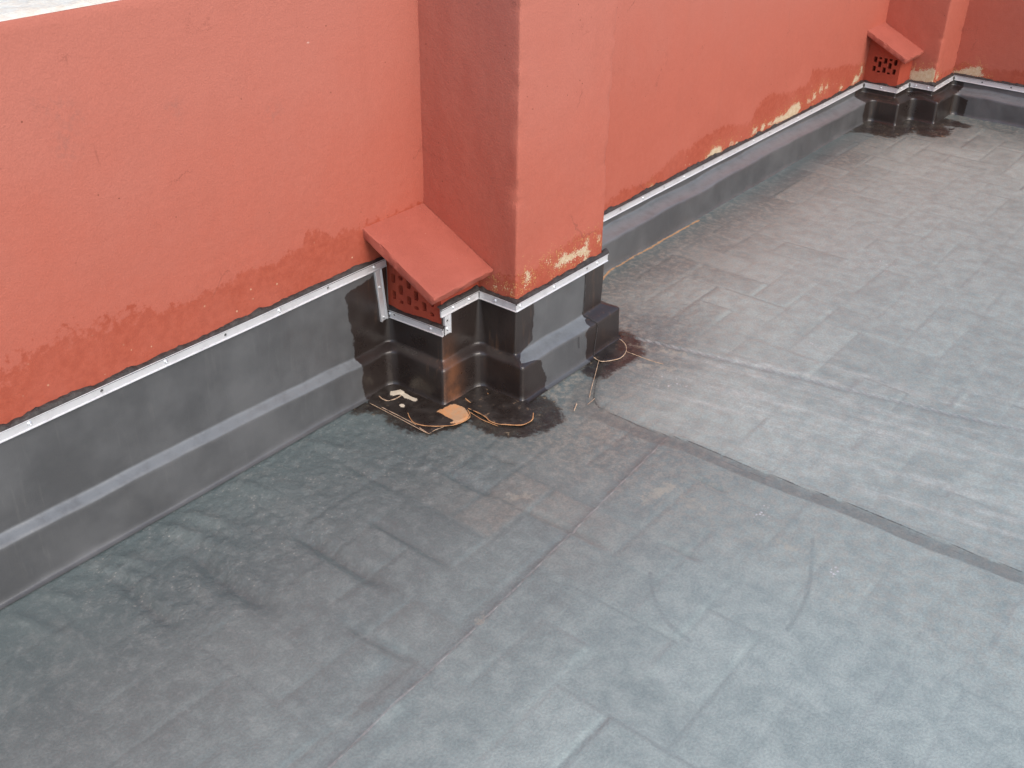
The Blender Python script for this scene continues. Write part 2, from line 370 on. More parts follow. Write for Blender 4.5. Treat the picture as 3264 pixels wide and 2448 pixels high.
def mat_membrane():
    n = NT('roof_membrane')
    N2 = lambda sc, d, r=.6, vec=None: n.noise(sc, d, r, vec, 0, '2D')
    tile = n.attr('tile'); gro = n.attr('groove'); prim = n.attr('primer'); dust = n.attr('dust')
    A = N2(3.3, 4, .62); B = N2(19, 4, .68); C = N2(48, 4, .72); F = N2(170, 2, .6)
    V = n.voro(72, n.vmul(n.pos, (1, 1.3, 0)))
    col = n.mix(n.rng(A, .3, .7), (.084, .114, .116), (.116, .150, .149))
    col = n.mix(n.rng(tile, .0, 1., 0, .60, False), col, (.188, .228, .220))
    col = n.mix(n.rng(B, .45, .75, 0, .5), col, (.215, .238, .224))
    # dusty streaks along the right hand sheets
    st = n.rng(N2(1.6, 4, .65, n.vmul(n.vrot(n.pos, math.radians(-12)), (16, 1.1, 0))), .38, .80)
    dust_glare = n.attr('dust_glare')  # right sheet dust together with painted glare
    col = n.mix(n.math('MULTIPLY', n.math('MULTIPLY', dust_glare, n.rng(tile, 0, 1, .62, 1.0, False)), n.rng(B, .2, .7, .65, .95)), col, (.485, .565, .52))
    col = n.mix(n.math('MULTIPLY', st, n.math('MULTIPLY', n.attr('streak'), n.rng(B, .3, .65, .3, .75))), col, (.66, .68, .63))
    col = n.mix(n.math('MULTIPLY', dust, n.rng(C, .35, .7)), col, (.42, .35, .265))
    col = n.mix(n.math('MULTIPLY', n.attr('warm'), n.rng(C, .3, .65, .35, .95)), col, (.345, .305, .250))
    # pebbly light specks pressed through the sheet
    sp = n.math('MULTIPLY', n.math('MULTIPLY', n.rng(V, .10, .24, 1, 0), n.rng(B, .44, .6)), n.attr('pebble'))
    col = n.mix(n.math('MULTIPLY', sp, .75), col, (.40, .40, .36))
    # tile joint dirt, plus relief shade painted along tile edges and creases
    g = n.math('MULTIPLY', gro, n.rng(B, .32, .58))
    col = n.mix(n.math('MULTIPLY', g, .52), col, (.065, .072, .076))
    hl = n.math('MULTIPLY', n.attr('lip'), n.rng(C, .35, .6))  # pale tile edges: lit side of the relief put into the colour
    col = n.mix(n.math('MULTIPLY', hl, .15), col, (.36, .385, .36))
    ll = n.rng(n.attr('seamline'), .0012, .0042, 1, 0)
    col = n.mix(n.math('MULTIPLY', ll, n.rng(C, .3, .56, .15, .65)), col, (.60, .60, .57))
    col = n.mix(n.math('MULTIPLY', n.attr('lapband'), n.rng(C, .3, .6, .12, .42)), col, (.115, .125, .126))
    ed = n.rng(n.attr('lapedge'), .0008, .0032, 1, 0)
    scu = n.math('MULTIPLY', n.math('MULTIPLY', n.rng(V, .16, .34, 1, 0), n.rng(C, .46, .54)), n.attr('scuff'))
    col = n.mix(scu, col, (.7, .72, .73))
    arc = n.rng(n.attr('arc'), .002, .008, 1, 0)
    col = n.mix(n.math('MULTIPLY', arc, n.rng(B, .3, .7, .05, .4)), col, (.10, .11, .115))
    col = n.mix(n.rng(F, .35, .65, 0, .16), col, (.06, .066, .066))
    col = n.mix(n.rng(C, .5, .72, 0, .16), col, (.40, .42, .40))
    # contact adhesive
    BC = n.mixf(.5, B, C)
    pm = n.ragged(prim, BC, .10, .010)
    pcol = n.mix(n.rng(B, .35, .7), (.027, .021, .018), (.056, .050, .040))
    tan = n.math('MULTIPLY', n.rng(C, .60, .72), n.rng(B, .5, .62))
    pcol = n.mix(n.math('MULTIPLY', tan, .65), pcol, (.42, .32, .2))
    col = n.mix(n.math('MULTIPLY', pm, n.rng(C, .25, .5, .72, 1)), col, pcol)
    pa = n.ragged(n.attr('adhesive'), BC, .018, .004)
    acol = n.mix(n.rng(C, .35, .7), (.140, .147, .134), (.20, .196, .172))
    col = n.mix(n.math('MULTIPLY', pa, n.rng(B, .3, .6, .42, .72)), col, acol)
    col = n.mix(n.math('MULTIPLY', ed, n.rng(C, .3, .6, .3, .75)), col, (.04, .037, .034))
    mk = n.ragged(n.attr('mark'), C, .06, .004)
    col = n.mix(n.math('MULTIPLY', mk, n.rng(B, .35, .65, .05, .38)), col, (.48, .44, .34))
    ro = n.ragged(n.attr('orange'), C, .012, .0015)
    col = n.mix(ro, col, (.60, .33, .16))
    rough = n.mixf(pm, n.rng(B, .3, .7, .34, .50), n.rng(C, .3, .7, .26, .42))
    h = n.math('ADD', n.math('MULTIPLY', F, .3), n.math('MULTIPLY', N2(75, 3, .6), n.attr('pebble')))
    return n.set(color=col, rough=rough, spec=.85, normal=n.bump(h, .0030, .8))

def mat_upstand():
    n = NT('upstand_rubber')
    A = n.noise(4, 4, .65); B = n.noise(24, 4, .68); V_ = n.noise(50, 3, .65, n.vmul(n.pos, (1.6, 1.6, .12)))
    col = n.mix(n.rng(A, .3, .72), (.082, .084, .086), (.125, .128, .130))
    col = n.mix(n.rng(V_, .55, .85, 0, .25), col, (.20, .198, .19))
    col = n.mix(n.math('MULTIPLY', n.attr('ledge'), n.rng(B, .25, .6, .45, .9)), col, (.190, .206, .216))     # bluish sky reflection on the ledge, put into the colour
    pm = n.ragged(n.attr('primer'), B, .032, .0022)
    pc = n.mix(n.rng(A, .25, .8), (.024, .017, .015), (.040, .031, .027))
    rn = n.math('MULTIPLY', n.rng(V_, .56, .7), n.rng(A, .46, .6))
    pc = n.mix(n.math('MULTIPLY', rn, .5), pc, (.16, .09, .052))
    pc = n.mix(n.math('MULTIPLY', n.attr('rust'), n.rng(B, .3, .65, .3, 1)), pc, (.20, .085, .042))
    col = n.mix(pm, col, pc)
    rough = n.mixf(pm, n.rng(A, .3, .7, .30, .42), n.rng(A, .3, .7, .26, .36))
    h = n.math('ADD', n.math('MULTIPLY', n.noise(200, 1, .6), .3), n.noise(14, 2))
    return n.set(color=col, rough=rough, spec=.75, normal=n.bump(h, .0022, .5))

def mat_patch():
    n = NT('primed_patch')
    B = n.noise(22, 4, .7); C = n.noise(55, 4, .7)
    pc = n.mix(n.rng(B, .35, .75), (.026, .020, .017), (.052, .044, .038))
    tan = n.math('MULTIPLY', n.rng(C, .60, .70), n.rng(B, .48, .6))
    pc = n.mix(n.math('MULTIPLY', tan, .7), pc, (.42, .28, .17))
    ro = n.ragged(n.attr('orange'), C, .022, .0015)
    pc = n.mix(ro, pc, n.mix(n.rng(B, .4, .6), (.70, .34, .15), (.60, .37, .21)))
    rc = n.ragged(n.attr('cream'), C, .014, .0012)
    pc = n.mix(rc, pc, (.74, .65, .51))
    return n.set(color=pc, rough=n.rng(B, .3, .7, .26, .45), spec=.5, normal=n.bump(n.noise(60, 2), .002, .5))

def mat_metal():
    n = NT('aluminium')
    br = n.noise(90, 4, .6, n.vmul(n.pos, (.25, .25, 6)))
    gr = n.rng(n.noise(14, 4, .7), .45, .75, 0, .5)
    col = n.mix(gr, (.84, .84, .85), (.58, .57, .57))
    return n.set(color=col, metal=.45, rough=n.rng(br, .3, .7, .36, .52), normal=n.bump(br, .0006, .4))
def mat_screw():
    n = NT('zinc_screw')
    return n.set(color=(.78, .8, .82), metal=.7, rough=.38)
def mat_simple(name, c1, c2, scale, rough, bump=.001, spec=.4):
    n = NT(name)
    k = n.noise(scale, 5, .65)
    return n.set(color=n.mix(n.rng(k, .3, .7), c1, c2), rough=rough, spec=spec, normal=n.bump(n.noise(scale * 3, 4), bump, .8))

M_PL = mat_plaster(); M_MEM = mat_membrane(); M_UP = mat_upstand(); M_PATCH = mat_patch(); M_AL = mat_metal(); M_SC = mat_screw()
M_SEAL = mat_simple('black_mastic', (.032, .028, .027), (.07, .062, .058), 60, .5, .003)
M_COPE = mat_simple('lime_mortar_coping', (.95, .92, .80), (.86, .76, .62), 40, .9, .004)
M_RES_T = mat_simple('tan_residue', (.62, .47, .33), (.46, .30, .19), 70, .7)
M_RES_O = mat_simple('orange_residue', (.62, .30, .13), (.48, .27, .13), 70, .7)
M_SLAB = mat_simple('concrete_slab', (.22, .21, .2), (.3, .29, .27), 6, .9)
M_GROUND = mat_simple('street_ground', (.30, .28, .24), (.36, .34, .3), .4, .95)
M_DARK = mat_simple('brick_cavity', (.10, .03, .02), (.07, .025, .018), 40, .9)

def mat_clay(name, a, b):
    n = NT(name)
    fine = n.noise(240, 4, .65)
    col = n.mix(n.rng(n.noise(9, 5, .65), .3, .7), a, b)
    col = n.mix(n.math('MULTIPLY', n.rng(n.voro(75), .06, .1, 1, 0), n.rng(n.noise(16, 2), .55, .62, 0, .6)), col, (.6, .42, .3))
    dk = n.rng(n.noise(30, 4, .7), .62, .78, 0, .22)
    col = n.mix(dk, col, (.18, .06, .04))
    return n.set(color=col, rough=.8, spec=.3, normal=n.bump(n.math('ADD', fine, n.noise(60, 3)), .0016, .8))
M_CAP = mat_clay('painted_cap', (.455, .128, .09), (.41, .112, .077))
M_BRICK = mat_clay('painted_brick', (.46, .085, .045), (.40, .07, .04))

# ================================================================== the setting
g = MB(); g.quad((-600, -600, -9), (600, -600, -9), (600, 600, -9), (-600, 600, -9))
tag(g.build('ground', M_GROUND), kind='structure')
s = MB(); s.box(XL - .2, X4 + .2, YN, .2, -.45, -.03)
ROOF = tag(s.build('roof_floor', M_SLAB), kind='structure')

# plan outline of the walls, walked with the roof on the right hand
PATH = [(XL, 0), (-BW, 0), (-BW, -BD), (0, -BD), (0, -PD), (PW, -PD), (PW, 0), (X2, 0), (X2, -B2), (X3, -B2), (X3, -P2), (X4, -P2), (X4, YN)]

# ---- membrane floor: one height field split into its four sheets
B_LINE = B_EDGE[1:-1] + B_EDGE2
B_POLY = [(PW - .02, -.38)] + B_LINE + [(.2, -4), (.35, YN - .5), (X4 + .5, YN - .5), (X4 + .5, .3), (PW, .3), (PW + .02, -.3)]
C_LINE = SEAM_C + [(-2.2, -.95), (XL - 1, -1.1)]
C_POLY = [(.3, -.775)] + C_LINE + [(XL - 1, YN - 1), (.6, YN - 1)]
D_LINE = SEAM_D + [(1.1, -3.2), (1.8, YN - 1)]
D_POLY = [(.46, .3)] + D_LINE + [(X4 + 1, YN - 1), (X4 + 1, .3)]
def tile_info(x, y, a=0.1265):
    """herringbone of 2:1 tiles: id (two ints), local coordinates and half sizes"""
    wx = x + .006 * (fbm(x * 1.3, y * 1.3, 5, 2) - .5) * 2
    wy = y + .006 * (fbm(x * 1.3, y * 1.3, 9, 2) - .5) * 2
    gx = (wx + .548) / a; gy = (wy + .700) / a
    i = np.floor(gx); j = np.floor(gy)
    k = np.mod(i - j, 4)
    hor = k < 2
    ti = np.where(k == 1, i - 1, i); tj = np.where(k == 2, j - 1, j)
    sx = np.where(hor, 2., 1.); sy = np.where(hor, 1., 2.)
    lx = gx - ti; ly = gy - tj
    return ti, tj, lx, ly, sx, sy, a
def build_floor():
    fx = np.arange(-1.72, 3.62, .0062)
    xs = np.concatenate([np.arange(XL, -1.72, .06), fx])
    ys = np.concatenate([np.arange(YN, -2.15, .08), np.arange(-2.15, .02, .0062)])
    X, Y = np.meshgrid(xs, ys, indexing='ij')
    x = X.ravel(); y = Y.ravel()
    ti, tj, lx, ly, sx, sy, a = tile_info(x, y)
    r1 = hash2(ti, tj, 1); r2 = hash2(ti, tj, 2); r3 = hash2(ti, tj, 3); r4 = hash2(ti, tj, 4)
    wd = seg_dist(x, y, PATH)
    flat = sstep(.05, .2, wd)
    vis = .15 + .85 * sstep(.38, .62, fbm(x * 1.6, y * 1.6, 21, 3))
    fade = 1 - .6 * sstep(.0, .06, poly_sdf(x, y, B_POLY)) * sstep(.03, -.03, poly_sdf(x, y, D_POLY)) - .42 * sstep(-.85, -1.4, y) * (x < .3) - .2 * sstep(.0, .06, poly_sdf(x, y, D_POLY))          # the right hand sheets bridge the joints more
    e = np.minimum(np.minimum(lx, sx - lx), np.minimum(ly, sy - ly)) * a
    lift = (r1 - .5) * .0058 + ((lx / sx - .5) * (r2 - .5) + (ly / sy - .5) * (r3 - .5)) * .0085
    groove = sstep(.012, .0015, e)
    eL, eR, eB, eT = lx * a, (sx - lx) * a, ly * a, (sy - ly) * a
    dark = np.maximum(sstep(.014, .000, eR) * sstep(.3, .9, hash2(ti, tj, 11)), sstep(.014, .000, eT) * sstep(.3, .9, hash2(ti, tj, 12)))
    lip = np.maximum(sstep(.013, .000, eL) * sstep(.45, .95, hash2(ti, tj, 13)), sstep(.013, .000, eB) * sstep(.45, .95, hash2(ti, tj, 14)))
    h = lift * sstep(0, .014, e) * vis * fade * flat - .0013 * groove * (.4 + .6 * r4) * flat * fade
    h += (fbm(x * 1.2, y * 1.2, 31, 3) - .5) * .012 * flat
    pebble = sstep(.85, .05, wd) * sstep(.25, .0, np.abs(x + .45) - .45) * sstep(.38, .6, fbm(x * 2.2, y * 2.2, 44, 3))
    pebble = np.maximum(pebble, .8 * sstep(.30, .0, np.hypot((x - .65) * .7, y + .3) - .12))
    pebble = np.maximum(pebble, sstep(.62, .3, wd) * sstep(-.25, -.35, x) * sstep(-1.4, -1.15, x) * .9)
    h += pebble * (fbm(x * 55, y * 55, 51, 3) - .5) * .0055 * sstep(.02, .07, wd)
    # creases where the sheet sags between tiles near the left wall
    crease = np.zeros_like(x)  # mask that paints the shade of folds and wrinkles into the colour
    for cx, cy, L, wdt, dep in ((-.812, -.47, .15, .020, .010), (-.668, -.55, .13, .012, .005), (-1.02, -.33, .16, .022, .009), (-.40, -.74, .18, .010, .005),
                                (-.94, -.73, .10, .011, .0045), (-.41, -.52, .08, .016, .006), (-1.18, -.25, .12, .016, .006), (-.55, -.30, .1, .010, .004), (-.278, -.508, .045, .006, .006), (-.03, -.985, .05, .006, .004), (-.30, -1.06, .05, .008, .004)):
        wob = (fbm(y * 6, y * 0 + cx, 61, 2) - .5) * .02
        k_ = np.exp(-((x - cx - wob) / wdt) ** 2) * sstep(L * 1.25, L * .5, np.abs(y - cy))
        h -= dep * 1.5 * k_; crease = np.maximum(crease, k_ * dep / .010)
    for k in range(12):                                                   # short wrinkles at the foot of the left wall
        rk = hash2(np.array([k, k, k]), np.array([3, 8, 13]), 7)
        cx = -1.52 + k * .105 + .11 * (rk[0] - .5)
        kk = np.exp(-((x - cx + (y + .1) * .25) / .015) ** 2) * sstep(.30, .12, wd) * sstep(.05, .12, wd) * (x < -.42)
        crease = np.maximum(crease, .35 * np.roll(kk, 0) * 0 + .5 * np.exp(-((x - cx - .022 + (y + .1) * .25) / .010) ** 2) * sstep(.16 + .2 * rk[2], .10, wd) * sstep(.05, .12, wd) * (x < -.42) * rk[1])
        h += .0085 * rk[1] * np.exp(-((x - cx + (y + .1) * .25) / .015) ** 2) * sstep(.16 + .2 * rk[2], .10, wd) * sstep(.05, .12, wd) * (x < -.42)
    # bulge near the front
    h += .007 * np.exp(-(((x + 1.06) / .05) ** 2 + ((y + .86) / .03) ** 2)) - .005 * np.exp(-(((x + 1.0) / .05) ** 2 + ((y + .80) / .03) ** 2))
    sB = poly_sdf(x, y, B_POLY); sC = poly_sdf(x, y, C_POLY); sD = poly_sdf(x, y, D_POLY)
    h += .0030 * sstep(-.003, .003, sB)
    h += .0022 * sstep(-.004, .004, sC) * (sB < .01)
    h += .0026 * sstep(-.005, .005, sD)
    h = h - .0035 * sstep(.2, .05, wd) * 0
    prim = np.maximum.reduce([poly_sdf(x, y, q) for q in (PRIM_F1, PRIM_F2, PRIM_F4)])
    adh = np.maximum(np.where(y < -.60, np.minimum(-sB, .046 + .012 * (fbm(y * 3, y * 0, 91, 2) - .5) + sB), -.2), poly_sdf(x, y, PRIM_F3) + .004)
    lapband = np.clip(sstep(-.034, -.004, sC) * (sC < .001) * (sB < 0) + 1.0 * sstep(-.035, -.006, sD) * (sD < .001) * sstep(.25, .5, x), 0, 1)
    seam = np.minimum(np.where(sB < .0, np.abs(sC), 1), np.where(y < -.2, np.minimum(np.abs(sD), np.abs(sD + .008)), 1))
    scuff = np.zeros_like(x)
    for (cx, cy), rr in zip(SCUFF, (.085, .06, .035, .03, .03)):
        scuff = np.maximum(scuff, np.exp(-(((x - cx) ** 2 + (y - cy) ** 2) / (2 * (rr * .6) ** 2))))
    arc = np.minimum(seg_dist(x, y, smooth_poly(ARC1)), seg_dist(x, y, smooth_poly(ARC2)))
    dpier = poly_sdf(x, y, [(-BW, -.1), (-BW, -PD), (PW, -PD), (PW + .1, -.1)])
    dust = .6 * sstep(-.30, -.05, dpier) * (y < -.2) * sstep(-.38, -.1, x)
    dust = np.maximum(dust, .38 * sstep(.55, .15, wd) * sstep(.45, .7, x) * sstep(2.3, 1.2, x))
    streak = sstep(-.03, .1, sB) * (.2 + .6 * sstep(.15, .5, wd)) * sstep(3.3, 1.3, x + y * .4) * (1 - .8 * sstep(-.0, .25, sD))
    streak = np.maximum(streak, .08 * sstep(-.8, -1.2, y))
    dust_glare = np.clip(.92 * sstep(-.03, .04, sB) * sstep(.1, .55, wd) + 1.0 * sstep(-.30, -1.60, y + .12 * x), 0, 1)  # dusty right sheets, plus pale glare painted in towards the foreground
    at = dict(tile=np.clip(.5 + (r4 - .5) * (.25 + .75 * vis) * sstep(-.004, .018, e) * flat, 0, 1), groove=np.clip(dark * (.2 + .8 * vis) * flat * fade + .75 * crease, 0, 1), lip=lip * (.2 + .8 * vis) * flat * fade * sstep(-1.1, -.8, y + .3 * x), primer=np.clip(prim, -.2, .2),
              adhesive=np.clip(adh, -.2, .2), lapband=lapband, seamline=np.clip(seam, 0, .2), lapedge=np.clip(np.minimum(np.abs(sB), np.abs(sB + .021 + .003 * np.sin(y * 9)) * 1.6 + .0008) + (y > -.42) * .1, 0, .2), scuff=scuff, arc=np.clip(arc, 0, .3),
              dust=dust, dust_glare=dust_glare, streak=streak, pebble=pebble, orange=np.full_like(x, -.2), cream=np.full_like(x, -.2))
    at['orange'] = np.maximum(at['orange'], .004 - seg_dist(x, y, ORLINE))
    mk = np.full_like(x, -.2)
    for q, r_ in ((((-.40, -.63), (-.361, -.665)), .009), (((-.774, -.851), (-.75, -.849)), .006), (((-.222, -1.411), (-.167, -1.422)), .005), (((-.182, -.899), (-.109, -.91)), .016), (((-.119, -.974), (-.132, -1.02)), .016), (((-.119, -1.232), (-.121, -1.258)), .010), (((.36, -.52), (.405, -.62)), .012), (((.44, -.44), (.50, -.60)), .008)):
        mk = np.maximum(mk, r_ - seg_dist(x, y, q))
    at['mark'] = mk
    at['warm'] = .5 * sstep(.5, .95, hash2(ti, tj, 21)) * sstep(.0, .012, e) * np.exp(-(((x + .36) / .38) ** 2 + ((y + .72) / .26) ** 2)) + .30 * np.exp(-(((x - .02) / .22) ** 2 + ((y + .62) / .13) ** 2)) * (sB < 0)
    V = np.stack([x, y, h], 1)
    F = grid_faces(len(xs), len(ys), flip=False)
    cen = V[F].mean(1)
    mB = poly_sdf(cen[:, 0], cen[:, 1], B_POLY) > 0
    mC = poly_sdf(cen[:, 0], cen[:, 1], C_POLY) > 0
    mD = poly_sdf(cen[:, 0], cen[:, 1], D_POLY) > 0
    labs = ('grey rubber membrane sheet along the foot of the left wall', 'grey rubber membrane sheet in the foreground below the thin seam',
            'pale dusty membrane sheet between the dark lap and the double seam line', 'pale grey membrane sheet running along the right wall to the far corner')
    for msk, lb in zip((~mB & ~mC, ~mB & mC, mB & ~mD, mB & mD), labs):
        f = F[msk]
        u, inv = np.unique(f.ravel(), return_inverse=True)
        o = mesh_obj('membrane_sheet', V[u], inv.reshape(-1, 4), M_MEM, ROOF, True, {k: v[u] for k, v in at.items()})
        o['label'] = lb
build_floor()

# ------------------------------------------------------------------ plastered walls
def bound(u, line):
    L = sorted(line)
    return np.interp(u, [q[0] for q in L], [q[1] for q in L])
def peel_sdf(u, v, polys):
    return np.clip(np.maximum.reduce([poly_sdf(u, v, q) for q in polys]), -.15, .15)
def wall_mesh(name, us, zs, to_world, closing, attrs, label, cat, loc, top_mat=True):
    U_, Z_ = np.meshgrid(us, zs, indexing='ij')
    u = U_.ravel(); z = Z_.ravel()
    V = to_world(u, z)
    F = [tuple(f) for f in grid_faces(len(us), len(zs))]
    nb = len(V)
    A = {k: np.concatenate([a, np.full(len(closing[0]), {'stain': -.15, 'peel': -.15, 'smudge': 0, 'scratch': .2}[k])]) for k, a in attrs(u, z).items()}
    V = np.concatenate([V, np.array(closing[0], float)])
    F += [tuple(i + nb for i in f) for f in closing[1]]
    o = mesh_obj(name, V, F, [M_PL, M_COPE], None, False, A, loc)
    me = o.data
    sm = np.zeros(len(me.polygons), bool); sm[:len(grid_faces(len(us), len(zs)))] = True
    me.polygons.foreach_set('use_smooth', sm)
    return tag(o, label, cat)
PEEL_RS = [PEEL_R0, PEEL_R1, PEEL_R2, PEEL_R3, PEEL_R4, PEEL_R5, PEEL_R6, PEEL_R7, PEEL_R8, PEEL_R9, PEEL_R10, PEEL_R11, PEEL_R12, PEEL_R13, PEEL_R14, PEEL_R15]
def wall_attrs(u, z):
    st = np.where(u < .2, bound(u, [(-6, .48)] + STAIN_L + [(-.15, .49), (0, .49)]), bound(u, [(.411, .20)] + STAIN_R)) - z
    lw = sstep(-1.0, -.75, u)                                       # the line gets vague towards the left end
    st = np.where(u < .2, st * (.35 + .65 * lw) + (1 - lw) * -.01, st)
    sm = np.zeros_like(u)
    for cx, cz in SMUDGE: sm = np.maximum(sm, np.exp(-((u - cx) ** 2 + (z - cz) ** 2) / (2 * .016 ** 2)))
    return dict(stain=np.clip(st, -.15, .15), peel=peel_sdf(u, z, PEEL_RS) + .004, smudge=sm, scratch=np.clip(seg_dist(u, z, SCRATCH), 0, .2))
us = np.concatenate([np.arange(XL, -1.7, .15), np.arange(-1.7, X4 + .001, .011)]); us[-1] = X4 + .02
zs = np.concatenate([np.arange(0, .15, .05), np.arange(.15, .62, .0095), np.arange(.63, TOP - .012, .02), [TOP - .01, TOP - .004]])
def front(u, z):
    y = -(fbm(u * 2.1, z * 2.1, 71, 3) - .5) * .006 - (fbm(u * 14, z * 14, 73, 3) - .5) * .0022 + .0035 * sstep(TOP - .012, TOP, z)
    return np.stack([u, y, z], 1)
x0, x1 = XL, us[-1]
wall = wall_mesh('parapet_wall', us, zs, front,
    ([(x0, .008, TOP - .004), (x1, .008, TOP - .004), (x1, .2, TOP - .004), (x0, .2, TOP - .004), (x0, .2, -.4), (x1, .2, -.4), (x0, 0, -.4), (x1, 0, -.4)],
     [(3, 4, 5, 2), (0, 6, 4, 3), (1, 2, 5, 7)]), wall_attrs, 'long terracotta plastered parapet wall behind both piers', 'wall', (0, 0, 0))
# rough mortar bedding on top of the wall
def coping():
    xs = np.concatenate([np.arange(XL, -1.9, .05), np.arange(-1.9, -.2, .008), np.arange(-.2, X4, .05)]); ys = np.linspace(0.001, .2, 26)
    X, Y = np.meshgrid(xs, ys, indexing='ij'); x = X.ravel(); y = Y.ravel()
    z = TOP - .004 + (fbm(x * 26, y * 26, 81, 4) - .42) * .012 * sstep(0, .01, y) + .004 * sstep(.0, .02, y)
    return mesh_obj('mortar_coping', np.stack([x, y, z], 1), grid_faces(len(xs), len(ys)), M_COPE, wall, False)
coping()

def end_attrs(u, z):          # u = -y
    st = bound(u, [(-q[0], q[1]) for q in STAIN_E] + [(7, .25)]) - z
    return dict(stain=np.clip(st, -.15, .15), peel=peel_sdf(u, z, [[(-a, c) for a, c in PEEL_E0]]), smudge=u * 0, scratch=u * 0 + .2)
us = np.concatenate([np.arange(0, 1.6, .012), np.arange(1.6, -YN + .01, .2)]); zs2 = np.concatenate([np.arange(0, .15, .05), np.arange(.15, .5, .011), np.arange(.5, TOP + .001, .04)])
end_wall = wall_mesh('end_wall', us, zs2, lambda u, z: np.stack([X4 - (fbm(u * 3, z * 3, 77, 3) - .5) * .005, -u, z], 1),
    ([(X4, 0, TOP), (X4, YN, TOP), (X4 + .2, YN, TOP), (X4 + .2, 0, TOP), (X4 + .2, 0, -.4), (X4 + .2, YN, -.4), (X4, YN, -.4)], [(0, 1, 2, 3), (3, 2, 5, 4), (1, 6, 5, 2)]),
    end_attrs, 'terracotta end wall closing off the roof at the far right', 'wall', (X4, -1, 0))

def pier(xa, xb, dep, attrs, label, seed, right_side=True):
    """plaster pier swept from a plan path with worn arrises"""
    r = .007
    P = []           # (x, y, nx, ny, face, u)
    n1 = max(8, int(dep / .011)); n2 = max(8, int((xb - xa) / .011))
    for t in np.linspace(.02, -dep + r, n1): P.append((xa, t, -1, 0))
    for a in np.linspace(0, 90, 5)[1:-1]:
        a = math.radians(a); P.append((xa + r - r * math.cos(a), -dep + r - r * math.sin(a), -math.cos(a), -math.sin(a)))
    for t in np.linspace(xa + r, xb - r, n2): P.append((t, -dep, 0, -1))
    if right_side:
        for a in np.linspace(0, 90, 5)[1:-1]:
            a = math.radians(a); P.append((xb - r + r * math.sin(a), -dep + r - r * math.cos(a), math.sin(a), -math.cos(a)))
        for t in np.linspace(-dep + r, .02, n1): P.append((xb, t, 1, 0))
    P = np.array(P)
    zs = np.concatenate([np.arange(0, .15, .05), np.arange(.15, .62, .0095), np.arange(.63, TOP, .014), [TOP]])
    N, Mz = len(P), len(zs)
    px = np.repeat(P[:, 0], Mz); py = np.repeat(P[:, 1], Mz); nx = np.repeat(P[:, 2], Mz); ny = np.repeat(P[:, 3], Mz); z = np.tile(zs, N)
    s = px - py * 1.7
    cornr = np.exp(-(np.minimum(np.hypot(px - xa, py + dep), np.hypot(px - xb, py + dep)) / .014) ** 2)
    d = (fbm(s * 3 + 3, z * 3, seed, 3) - .5) * .006 + (fbm(s * 16, z * 16, seed + 3, 3) - .5) * .0026 - cornr * sstep(.5, .8, fbm(s * 0 + 2, z * 40, seed + 5, 3)) * .006 - cornr * (fbm(s * 0 + 7, z * 18, seed + 8, 3) - .5) * .004
    V = np.stack([px + nx * d, py + ny * d, z], 1)
    F = [tuple(f) for f in grid_faces(N, Mz)]
    k = len(V)
    tp = [(px[i * Mz], py[i * Mz], TOP) for i in range(N)]
    A = attrs(px, py, z, np.where(np.abs(ny) > .7, 1, 0))
    V = np.concatenate([V, np.array(tp)]); F.append(tuple(range(k, k + N)))
    A = {q: np.concatenate([a, np.full(N, .2 if q == 'scratch' else -.15)]) for q, a in A.items()}
    o = mesh_obj('pier', V, F, M_PL, None, True, A, ((xa + xb) / 2, -dep / 2, 0))
    return tag(o, label, 'pier', 'plaster piers standing against the wall')
def attr_near(x, y, z, f):
    st = np.where(f > 0, bound(x, STAIN_P) - z, bound(-y, [(0, .30)] + [(-a, c) for a, c in STAIN_PL]) - z)
    pf = peel_sdf(x, z, [PEEL_P0, PEEL_P1, PEEL_P2, PEEL_P3, PEEL_P4, PEEL_P5]); pl = peel_sdf(y, z, [PEEL_PL0]) - .006
    return dict(stain=np.clip(st, -.15, .15), peel=np.where(f > 0, pf, np.where(x < .1, pl, -.15)), smudge=x * 0, scratch=x * 0 + .2)
def attr_far(x, y, z, f):
    st = np.where(f > 0, .21 - z, .235 - z)
    return dict(stain=np.clip(st, -.15, .15), peel=np.where(f > 0, peel_sdf(x, z, [PEEL_FP1]), peel_sdf(y, z, [PEEL_FP0]) + .004), smudge=x * 0, scratch=x * 0 + .2)
pier(0, PW, PD, attr_near, 'large terracotta plaster pier with a peeling patch in the middle', 91)
pier(X3, X4 + .01, P2, attr_far, 'far terracotta pier in the roof corner beside the end wall', 97, False)

